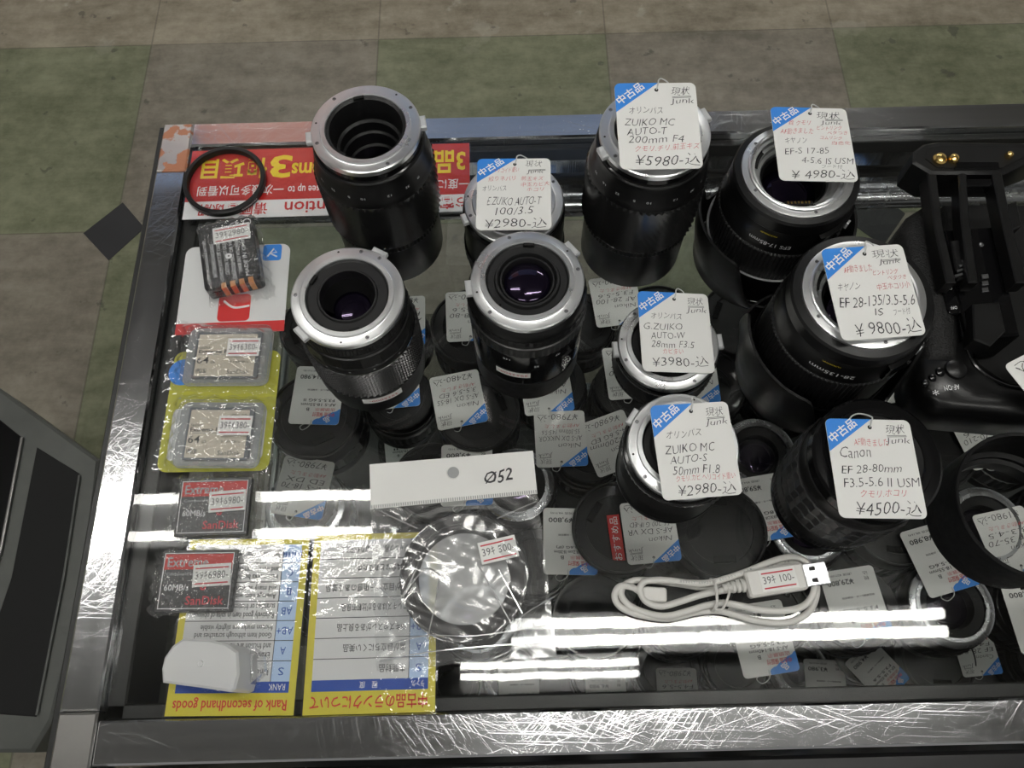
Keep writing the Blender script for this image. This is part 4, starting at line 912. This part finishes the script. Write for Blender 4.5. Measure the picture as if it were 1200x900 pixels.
# ------------------------------------------------------------------ price tags
TW, TH = .0445, .0512
GTAG = 'handwritten price tags on the lenses above the glass'
def price_tag(label, loc, rot, lines, group, loop=1, string=True, bw=.54, bh=.34):
    r = thing('price_tag', label, 'price tag', loc, rot, group)
    m = MB(); m.prism(rrect(TW, TH, .0032), -.0005, 0, 'paper', .0001); m.build('card', r)
    hx, hy = .012*TW, TH/2-.085*TH
    rr = .0032; tl = [(-TW/2+rr-rr*cos(t), TH/2-rr+rr*sin(t)) for t in [i*pi/2/5 for i in range(6)]]
    m = MB(); m.flat([(-TW/2, TH/2-bh*TH)]+tl+[(-TW/2+bw*TW, TH/2)], .00012, 'blue')
    an = atan2(bh*TH, bw*TW); mx, my = -TW/2+bw*TW*.34, TH/2-bh*TH*.355
    put(m, '中古品', (mx-.0086, my-.0027, mx+.0086, my+.0027), .0002, 'white', rz=an, off=.02); m.build('corner_band', r, 0)
    m = MB(); m.disc(.0011, .0002, 'holedark', 20, (hx, hy, 0)); m.build('punched_hole', r, 0)
    X = lambda u: -TW/2+u*TW
    Y = lambda v: TH/2-v*TH
    bk, rd = MB(), MB()
    for (s, u0, u1, v0, v1, kk) in lines:
        mm = rd if kk == 'r' else bk
        put(mm, s, (X(u0), Y(v1), X(u1), Y(v0)), .00016, 'redink' if kk == 'r' else 'ink', hand=True, off=-.013)
    for v in (.165, .178): bk.flat([(X(.70), Y(v+.006)), (X(.93), Y(v)), (X(.93), Y(v-.005)), (X(.70), Y(v+.001))], .00016, 'ink')
    bk.build('handwriting', r, 0)
    if rd.v: rd.build('red_handwriting', r, 0)['label'] = 'red handwritten note'
    if string:
        m = MB(); s = loop
        m.tube(spline([(hx, hy, .0003), (hx+.001, hy+.003, .0012), (hx+.0015, TH/2+.0012, .0008), (hx+.004*s, TH/2+.0035, -.0015), (hx+.008*s, TH/2+.001, -.003), (hx+.006*s, TH/2-.006, -.0035), (hx+.002, TH/2-.012, -.003)], 5), .00038, 'string', 6)
        m.build('loop_string', r)
    return r
J = [('現状', .70, .92, .055, .15, 'k'), ('Junk', .68, .96, .185, .265, 'k')]
R3 = lambda a, b, c_: (radians(a), radians(b), radians(c_))
price_tag('white handwritten price tag reading ¥5980 on the tall lens at the back rail', (.0820, .2979, .1235), R3(9.9, 2.1, 1.0), J+[('オリンパス', .16, .57, .28, .36, 'k'), ('ZUIKO MC', .10, .70, .42, .50, 'k'), ('AUTO-T', .12, .60, .525, .605, 'k'), ('200mm F4', .13, .80, .62, .70, 'k'), ('クモリ.チリ.前玉キズ', .20, .98, .72, .79, 'r'), ('¥5980-込', .20, .98, .83, .965, 'k')], GTAG)
price_tag('white handwritten price tag reading ¥2980 for a 100/3.5 lens near the red notice', (.0039, .2958, .0690), R3(.3, -.8, -1.6), [('現状', .66, .88, .03, .12, 'k'), ('Junk', .68, .90, .16, .23, 'k'), ('ヘリコイド重い', .22, .57, .13, .20, 'r'), ('絞りネバリ', .16, .52, .25, .32, 'r'), ('前玉キズ', .60, .90, .26, .32, 'r'), ('中玉カビ大', .60, .98, .34, .40, 'r'), ('ホコリ', .68, .90, .42, .47, 'r'), ('オリンパス', .08, .40, .385, .46, 'k'), ('E.ZUIKO AUTO-T', .15, .86, .55, .66, 'k'), ('100/3.5', .26, .76, .69, .79, 'k'), ('¥2980-込', .12, .94, .83, .97, 'k')], GTAG)
price_tag('white handwritten price tag reading ¥4980 on the hooded lens', (.1756, .3052, .0962), R3(1.1, 1.6, -1.9), [('現状', .60, .90, .06, .16, 'k'), ('Junk', .64, .90, .18, .25, 'k'), ('難 クモリ', .22, .50, .18, .25, 'r'), ('AF動きました', .10, .52, .29, .37, 'r'), ('ピントリング', .58, .90, .25, .31, 'r'), ('ベタつき', .70, .96, .32, .37, 'r'), ('ゴムリング', .60, .88, .39, .44, 'r'), ('白色化', .74, .98, .46, .51, 'r'), ('キヤノン', .14, .42, .42, .50, 'k'), ('EF-S 17-85', .12, .68, .56, .64, 'k'), ('4-5.6 IS USM', .32, .97, .69, .77, 'k'), ('フード付', .56, .82, .78, .83, 'k'), ('¥ 4980-込', .16, .97, .84, .97, 'k')], GTAG)
price_tag('white handwritten price tag reading ¥9800 on the hooded lens', (.1861, .2035, .1052), R3(5.3, 3.3, 4.7), [('現状', .60, .92, .05, .14, 'k'), ('Junk', .66, .92, .16, .23, 'k'), ('AF動きました', .22, .56, .20, .28, 'r'), ('ピントリング', .56, .86, .27, .33, 'r'), ('ベタつき', .72, .94, .34, .39, 'r'), ('中玉ホコリ小', .56, .96, .42, .49, 'r'), ('キヤノン', .10, .36, .39, .47, 'k'), ('EF 28-135/3.5-5.6', .08, .97, .55, .66, 'k'), ('IS', .46, .56, .69, .76, 'k'), ('フード付', .68, .88, .70, .77, 'k'), ('¥ 9800-込', .18, .96, .81, .97, 'k')], GTAG)
price_tag('white handwritten price tag reading ¥3980 on the flat lens', (.0988, .2180, .0350), R3(5.1, 8.7, .4), J+[('オリンパス', .17, .60, .26, .34, 'k'), ('G.ZUIKO', .06, .60, .40, .48, 'k'), ('AUTO-W', .15, .62, .51, .59, 'k'), ('28mm F3.5', .15, .74, .62, .70, 'k'), ('カビ多い', .30, .58, .71, .78, 'r'), ('¥3980-込', .14, .92, .80, .93, 'k')], GTAG)
price_tag('white handwritten price tag reading ¥2980 for a 50mm F1.8 lens', (.0974, .1364, .0573), R3(8.0, 8.3, 5.3), J+[('オリンパス', .16, .60, .28, .36, 'k'), ('ZUIKO MC', .12, .74, .43, .52, 'k'), ('AUTO-S', .16, .62, .55, .63, 'k'), ('50mm F1.8', .18, .76, .66, .75, 'k'), ('クモリ.カビ.ヘリコイド重い', .20, .94, .755, .82, 'r'), ('¥2980-込', .20, .93, .84, .97, 'k')], GTAG)
price_tag('white handwritten price tag reading ¥4500 on the lens with block grip', (.1804, .1172, .0803), R3(1.2, 4.5, -1.1), J+[('AF動きました', .30, .70, .20, .28, 'r'), ('Canon', .12, .48, .29, .40, 'k'), ('EF 28-80mm', .11, .80, .47, .55, 'k'), ('F3.5-5.6 II USM', .11, .98, .60, .69, 'k'), ('クモリ.ホコリ', .28, .80, .72, .79, 'r'), ('¥4500-込', .20, .95, .82, .97, 'k')], GTAG, -1)
gtl = W(1211, 430, .05); price_tag('white price tag partly past the right edge on the battery grip', (gtl.x+.012, gtl.y-.014, .054), R3(0, 0, 205), J+[('キヤノン', .2, .5, .4, .5, 'k'), ('¥3980-込', .1, .9, .8, .95, 'k')], GTAG, 1)

# ------------------------------------------------------------------ the lenses on the shelf
GSH = 'lenses on the glass shelf inside the counter'; GLO = 'lenses on the base board of the counter'
def sproto(kind):
    r = thing('shelf_lens', 'lens', 'lens', (0, 0, 0))
    R = .0335; H = .046
    m = MB(); m.lathe([(R-.002, 0), (R, .001), (R, .010), (R-.0015, .011)], 'satin', 56); m.build('front_ring', r)
    m = MB(); m.lathe([(R-.0015, .011), (R+.0005, .012, .0009, 0), (R+.0005, .027, .0009, 0), (R-.0015, .028)], 'rubber', teeth=36); m.build('focus_grip', r, 15)
    if kind == 'cap':
        m = MB(); m.lathe([(R-.0015, .028), (R-.002, .034), (R-.003, .0345)], 'satin', 56); m.build('barrel', r)
        m = MB(); m.lathe([(R-.003, .0345), (R-.0025, .036, .0006, 0), (R-.0025, H-.001, .0006, 0), (R-.004, H), (.022, H), (.0215, H-.0012), (.010, H-.0012), (.0001, H-.0012)], 'black', teeth=40); m.build('rear_cap', r, 20)
    elif kind == 'mount':
        m = MB(); m.lathe([(R-.0015, .028), (R-.002, .040), (R-.003, .0415)], 'satin', 56); m.build('barrel', r)
        m = MB(); m.lathe([(R-.003, .0415), (R-.003, H-.002), (R-.004, H-.0015), (.0265, H-.001), (.0262, H), (.0235, H), (.0230, H-.006)], 'chrome2', 64); m.build('mount_ring', r)
        m = MB(); m.lathe([(.0230, H-.002), (.017, H-.004), (.016, H-.012)], 'inner', 40); m.build('light_baffle', r)
        m = MB(); m.dome(.016, H-.0125, .003, 'lens', 32); m.build('rear_element', r)
    elif kind == 'front':
        m = MB(); m.lathe([(R-.0015, .028), (R, .029), (R, H-.0008), (R-.0008, H), (R-.0022, H), (R-.003, H-.001), (R-.003, H-.004), (.026, H-.006), (.021, H-.007)], 'gloss', 64); m.build('barrel', r)
        m = MB(); m.dome(.021, H-.0072, .003, 'lensg', 40); m.build('front_element', r)
    else:
        m = MB(); m.lathe([(R-.0015, .028), (R, .029), (R+.0005, H-.0008), (R-.0003, H), (R-.0015, H), (R-.002, H-.001)], 'satin', 64); m.build('barrel', r)
        m = MB(); m.lathe([(R-.002, H-.001), (R-.003, H-.0006), (.024, H-.0006), (.0235, H-.0018), (.012, H-.0018), (.0001, H-.0018)], 'black', 48)
        for sx in (-1, 1): m.box(sx*.0205-.0025, -.008, H-.0008, sx*.0205+.0025, .008, H+.0002, 'gloss', .0003)
        m.build('front_cap', r)
    return r
PROTO = {k: sproto(k) for k in ('cap', 'mount', 'front', 'lid')}
used = set()
def shelf_lens(px, py, kind, label, scale=1.0, level=0, ang=0.0):
    zb = SHELF_Z if level == 0 else BASE_Z
    H = .046*scale; c = W(px, py, zb+H)
    return [c.x, c.y, kind, label, scale, level, ang]
SL = []      # filled from the tag list and the extra list, then pushed apart so that none overlap
def tag_lines_hand(price, a, b_, c_): return J+[(a, .12, .55, .33, .41, 'k'), (b_, .08, .92, .46, .55, 'k'), (c_, .12, .86, .58, .66, 'k'), ('AF動きました', .12, .8, .69, .76, 'r'), (price, .14, .94, .82, .95, 'k')]
def printed_tag(label, loc, rot, price, tax, name1, name2, group):
    r = thing('price_tag', label, 'price tag', loc, rot, group); h2 = TH*1.08
    m = MB(); m.prism(rrect(TW, h2, .0032), -.0005, 0, 'paper', .0001); m.build('card', r)
    X = lambda u: -TW/2+u*TW
    Y = lambda v: h2/2-v*h2
    rr = .0032; tl = [(-TW/2+rr-rr*cos(t), h2/2-rr+rr*sin(t)) for t in [i*pi/2/5 for i in range(6)]]
    edge = [(X(.52-.52*t)+.0006*sin(t*26), Y(.06+.21*t)+.0006*cos(t*23)) for t in [i/14 for i in range(15)]]
    m = MB(); m.flat([(X(0), Y(.27))]+tl+[(X(.52), Y(0))]+edge[:-1], .00012, 'blue'); put(m, '品', (X(.18), Y(.14), X(.3), Y(.04)), .0002, 'white', rz=.6, off=.02); m.build('corner_band', r, 0)
    m = MB()
    for s, u0, u1, v0, v1, off in ((price, .42, .90, .775, .865, .014), ('(税抜 '+tax+')', .42, .86, .90, .945, 0), ('税', .13, .22, .80, .855, 0), ('込', .13, .22, .87, .925, 0), ('保証期間6ヶ月・店舗受取', .12, .72, .575, .605, .01), (name1, .10, .80, .31, .36, .012), (name2, .14, .76, .385, .435, .012), ('B', .62, .68, .225, .28, .01)): put(m, s, (X(u0), Y(v1), X(u1), Y(v0)), .00016, 'ink', off=off)
    m.build('printing', r, 0)
    m = MB(); put(m, '中古品 保証付', (X(.10), Y(.205), X(.54), Y(.13)), .0002, 'redink', off=.015); put(m, '店頭展示', (X(.10), Y(.28), X(.5), Y(.225)), .0002, 'redink'); o = m.build('red_printing', r, 0); o['label'] = 'red printed heading'
    m = MB(); m.tube(spline([(.002, h2/2-.004, .0003), (.003, h2/2+.002, .001), (.009, h2/2+.005, -.001), (.012, h2/2+.001, -.003), (.006, h2/2-.003, -.003)], 5), .00038, 'string', 6); m.build('loop_string', r)
    return r
GST = 'price tags on the lenses inside the counter'
# tag: kind, centre in photo, turn, level, price, lines; lens under it: offset, kind, label stem
TAGS = [
 ('p', 372, 463, 176, 0, '¥14,980', '¥13,618', 'AF-S 18-55mm', 'F3.5-5.6G II', 'printed tag left of the studded zoom lens', 'lid', (0, 0), 1.2),
 ('h', 470, 376, 181, 0, '¥6980-込', 'Nikon', 'AF 35-80', 'F4-5.6 D', 'handwritten tag half behind the studded zoom lens', 'cap', (0, 4), 1.05),
 ('h', 551, 370, 182, 0, '¥5980-込', 'Nikon', 'AF 28-80', 'F3.3-5.6', 'handwritten tag left of the central zoom lens', 'lid', (0, 5), 1.15),
 ('h', 537, 468, 190, 0, '¥2480-込', 'Nikon', 'AF-S DX 18-55', '3.5-5.6 ED', 'handwritten ¥2480 tag between the two central zooms', 'lid', (10, 6), 1.1),
 ('h', 640, 453, 186, 0, '¥3980-込', 'Nikon', 'AF 70-300', 'F4-5.6', 'handwritten tag mostly hidden below the central zoom lens', 'cap', (0, -4), 1.0),
 ('h', 657, 514, 181, 0, '¥7980-込', 'Nikon', 'AF-S DX NIKKOR', '55-300mm F4.5-5.6', 'handwritten ¥7980 tag right of the bag header', 'mount', (0, 5), 1.05),
 ('h', 716, 519, 199, 0, '¥6980-込', 'Nikon', '55-200mm', '4-5.6G ED', 'tilted handwritten ¥6980 tag beside the front flat lens', 'cap', (6, 0), 1.0),
 ('h', 722, 352, 186, 0, '¥5980-込', 'Nikon', 'AF 28-100', 'F3.5-5.6', 'handwritten tag below the tall lens at the back', 'lid', (4, 10), 1.1),
 ('h', 738, 436, 184, 0, '¥3595-込', 'Nikon', 'AF 35-70', 'F3.3-4.5', 'handwritten tag left under the flat ¥3980 lens', 'cap', (0, 4), 1.0),
 ('h', 812, 441, 181, 0, '¥6980-込', 'Nikon', 'AF-S DX', '18-105 VR', 'handwritten tag right under the flat ¥3980 lens', 'front', (8, 0), 1.05),
 ('h', 355, 571, 170, 0, '¥7980-込', 'Nikon', 'AF-S 18-70', 'ED DX', 'tilted handwritten tag crossed by the lamp reflection', 'mount', (14, -4), 1.1),
 ('p', 547, 556, 180, 0, '¥9,800', '¥8,910', 'AF-S 55-200mm', 'F4-5.6G', 'printed tag mostly hidden by the bag header', 'lid', (0, 4), 1.0),
 ('p', 668, 634, 178, 0, '¥9,800', '¥8,910', 'AF-S DX VR Zoom 18-200mm', 'F3.5-5.6G (IF)', 'printed ¥9,800 tag right of the bagged ring', 'mount', (2, 12), 1.0),
 ('h', 762, 623, 184, 0, '¥4980-込', 'Nikon', 'AF-S DX VR', '55-200 G IF-ED', 'handwritten tag above the coiled cable', 'lid', (6, 6), 1.15),
 ('p', 894, 595, 188, 0, '¥59,800', '¥54,364', 'AF-S NIKKOR 24-70mm', 'F2.8G ED', 'printed ¥59,800 tag left of the block-grip lens', 'mount', (-10, 6), 1.05),
 ('p', 1003, 707, 187, 0, '¥29,800', '¥27,091', 'AF-S 16-85mm', 'F3.5-5.6G', 'printed ¥29,800 tag right of the coiled cable', 'mount', (8, -2), 1.1),
 ('p', 1101, 654, 194, 0, '¥8,980', '¥8,164', 'AF-S 18-55mm', 'F3.5-5.6G', 'printed ¥8,980 tag left of the tubular hood', 'mount', (2, -2), 1.1),
 ('h', 1184, 633, 190, 0, '¥1980-込', 'Nikon', 'AF 35-70', '3.3-4.5', 'handwritten ¥1980 tag seen through the tubular hood', 'cap', (2, 0), 1.05),
 ('h', 1152, 512, 195, 0, '¥2980-込', 'Nikon', 'AF 70-210', 'F4-5.6', 'tag half hidden behind the rim of the tubular hood', 'lid', (0, 2), 1.1),
 ('h', 912, 373, 182, 0, '¥3980-込', 'Nikon', 'AF 50mm', 'F1.8', 'tag peeping out between the two hooded lenses', 'mount', (2, -2), 1.1),
 ('h', 1040, 440, 192, 0, '¥9980-込', 'Nikon', 'AF-S 35mm', 'F1.8G', 'blue-cornered tag peeping out left of battery grip', 'lid', (0, 0), 1.1),
 ('p', 1216, 722, 184, 0, '¥9,800', '¥8,910', 'AF-S 18-105mm', 'F3.5-5.6G', 'printed tag cut by the right edge near the front', 'cap', (0, 0), 1.0),
 ('h', 462, 447, 184, 0, '¥4980-込', 'Nikon', 'AF 28-70', 'F3.5-4.5', 'tag showing only its blue corner under the studded zoom', 'cap', (0, 2), 1.0),
 ('p', 894, 748, 187, 0, '¥19,800', '¥18,000', 'AF-S 18-140mm', 'F3.5-5.6G', 'printed tag under the lamp reflection below the coiled cable', 'lid', (0, -8), 1.0),
 ('p', 472, 521, 187, 1, '¥7,980', '¥7,255', 'AF-S 18-55mm', 'VR II', 'small deep tag under the front of the studded zoom lens', 'cap', (0, 0), 1.0),
 ('h', 1144, 763, 184, 1, '¥5980-込', 'Canon', 'EF 28-90', 'F4-5.6', 'deep handwritten tag at the right below the shelf edge', 'lid', (-4, -4), 1.15),
 ('p', 1028, 786, 218, 1, '¥4,980', '¥4,528', 'EF-S 18-55mm', 'F3.5-5.6', 'deep tilted printed tag near the front rail', 'cap', (0, 0), 1.1),
 ('p', 968, 804, 176, 1, '¥3,980', '¥3,618', 'EF 35-80mm', 'F4-5.6', 'deep tag in chrome ring left of the tilted one', 'mount', (0, 0), 1.0),
 ('h', 794, 812, 178, 1, '¥2980-込', 'Canon', 'EF 80-200', 'F4.5-5.6', 'deep tag half cut by the front rail below the cable', 'lid', (0, 0), 1.1),
 ('p', 711, 824, 180, 1, '¥6,980', '¥6,346', 'EF-S 55-250mm', 'F4-5.6', 'deep tag whose top just shows above the front rail', 'cap', (0, 0), 1.0),
 ('p', 608, 808, 180, 1, '¥9,980', '¥9,073', 'EF-S 10-18mm', 'F4.5-5.6', 'deep tag in a chrome ring below the bagged ring', 'mount', (0, 0), 1.0),
]
for (kd, px, py, rot, lev, price, a_, b_, c_, stem, lk, off, sc) in TAGS:
    SL.append(shelf_lens(px+off[0], py+off[1], lk, 'black lens under the '+stem, sc, lev, random.random()*6))
EXTRA = [(404, 420, 'lid', 'black capped lens on the shelf behind the studded zoom lens', 1.0, 0), (858, 430, 'lid', 'black lens on the shelf left of the ¥9800 hooded lens', 1.1, 0), (866, 352, 'lid', 'black lens on the shelf under the ¥4980 hooded lens', 1.1, 0),
 (600, 420, 'cap', 'black lens on the shelf hidden by the central zoom lens', 1.0, 0), (852, 522, 'mount', 'grey-rimmed lens on the shelf right of the front flat lens', 1.05, 0), (600, 590, 'cap', 'black lens on the shelf under the bagged ring', 1.0, 0),
 (835, 650, 'lid', 'black lens on the shelf behind the coiled cable', 1.15, 0), (930, 680, 'cap', 'black lens on the shelf right of the plug of the cable', 1.05, 0), (960, 520, 'cap', 'black lens on the shelf behind the ¥4500 tag', 1.05, 0), (1010, 600, 'lid', 'black lens on the shelf under the block-grip lens', 1.05, 0),
 (1110, 410, 'cap', 'black lens on the shelf under the battery grip', 1.1, 0), (980, 420, 'lid', 'black lens on the shelf under the ¥9800 hooded lens', 1.1, 0), (1060, 530, 'lid', 'black lens on the shelf between the ¥4500 tag and the tubular hood', 1.1, 0), (780, 700, 'cap', 'black lens on the shelf under the coiled cable', 1.05, 0), (1200, 420, 'lid', 'black lens on the shelf under the battery tray', 1.1, 0),
 (800, 560, 'lid', 'black lens on the shelf under the front flat lens', 1.1, 0), (700, 590, 'cap', 'black lens on the shelf above the printed ¥9,800 tag', .9, 0), (430, 600, 'lid', 'black lens on the shelf left of the bagged ring', 1.15, 0), (1110, 735, 'cap', 'black lens on the shelf edge at the lower right', 1.0, 0),
 (700, 700, 'front', 'glass-faced lens on the shelf right of the bagged ring', 1.0, 0),
 (560, 800, 'lid', 'round dark lens deep in the counter below the bagged ring', .8, 1), (880, 790, 'lid', 'black lens deep in the counter below the cable', 1.2, 1), (1085, 780, 'lid', 'black lens deep in the counter between two deep tags', 1.2, 1), (670, 790, 'lid', 'black lens deep in the counter right of the chrome ring', 1.1, 1), (840, 800, 'cap', 'black lens deep in the counter near the front rail', 1.1, 1), (750, 790, 'cap', 'black lens deep in the counter below the cable loop', 1.1, 1), (1185, 790, 'cap', 'black lens deep in the counter at the far right', 1.1, 1), (930, 770, 'cap', 'black lens deep in the counter behind the chrome ring', 1.0, 1),
 (700, 500, 'cap', 'black lens deep in the counter seen below the shelf centre', 1.3, 1), (800, 620, 'lid', 'black lens deep in the counter under the shelf middle', 1.3, 1), (950, 620, 'cap', 'black lens deep in the counter under the right shelf', 1.3, 1), (620, 620, 'lid', 'black lens deep in the counter under the bagged ring', 1.3, 1), (860, 520, 'lid', 'black lens deep in the counter under the back of the shelf', 1.3, 1), (1080, 600, 'lid', 'black lens deep in the counter below the tubular hood', 1.3, 1), (540, 560, 'cap', 'black lens deep in the counter below the bag header', 1.3, 1), (1000, 500, 'cap', 'black lens deep in the counter below the hooded lenses', 1.3, 1)]
for (px, py, k, lab, sc, lev) in EXTRA: SL.append(shelf_lens(px, py, k, lab, sc, lev, random.random()*6))
for it in range(500):
    mv = 0
    for i in range(len(SL)):
        A = SL[i]
        rA = .0343*A[4]
        lo_y, hi_y = (.072+rA*.35, .384-rA) if A[5] == 0 else (.022+rA, .38-rA)
        A[1] = min(max(A[1], lo_y), hi_y); A[0] = min(max(A[0], XL1+.012+rA), XR-.02-rA)
        for j in range(i+1, len(SL)):
            B = SL[j]
            if A[5] != B[5]: continue
            d = hypot(A[0]-B[0], A[1]-B[1]); need = .0345*(A[4]+B[4])
            if d < need:
                ux, uy = ((A[0]-B[0])/d, (A[1]-B[1])/d) if d > 1e-5 else (1, 0)
                wA = .5 if (i < len(TAGS)) == (j < len(TAGS)) else (.15 if i < len(TAGS) else .85)
                s = (need-d)*.55; A[0] += ux*s*wA; A[1] += uy*s*wA; B[0] -= ux*s*(1-wA); B[1] -= uy*s*(1-wA); mv = max(mv, s)
    if mv < 1e-5: break
for (x, y, k, lab, sc, lev, an) in SL:
    z = (SHELF_Z if lev == 0 else BASE_Z)+.0002
    if k not in used:
        used.add(k); p = PROTO[k]; p.location = (x, y, z); p.rotation_euler = (0, 0, an); p.scale = (sc,)*3; p['label'] = lab; p['group'] = GLO if lev else GSH
    else: dup(PROTO[k], (x, y, z), an, lab, GLO if lev else GSH, sc)
for i, (kd, px, py, rot, lev, price, a_, b_, c_, stem, lk, off, sc) in enumerate(TAGS):
    z = (SHELF_Z if lev == 0 else BASE_Z)+.046*sc+.0022
    c = W(px, py, z); rt = (radians(random.uniform(-2, 2)), radians(random.uniform(-2, 2)), radians(rot))
    lab = stem[0].upper()+stem[1:]; lab = 'white '+stem
    if kd == 'h': price_tag(lab, tuple(c), rt, tag_lines_hand(price, a_, b_, c_), GST)
    else: printed_tag(lab, tuple(c), rt, price, a_, b_, c_, GST)
# red strip box lying among the shelf lenses
c = W(722, 631, SHELF_Z+.052); rs = thing('red_label_strip', 'narrow red label with white vertical letters left of the handwritten tag', 'label', tuple(c), (0, 0, radians(4)))
m = MB(); m.box(-.0052, -.020, -.0006, .0052, .020, 0, 'crimson', .0002); m.build('strip', rs, 0)
m = MB(); put(m, 'おすすめ品', (-.018, -.0032, .018, .0032), .0002, 'white', rz=pi/2); m.build('lettering', rs, 0)
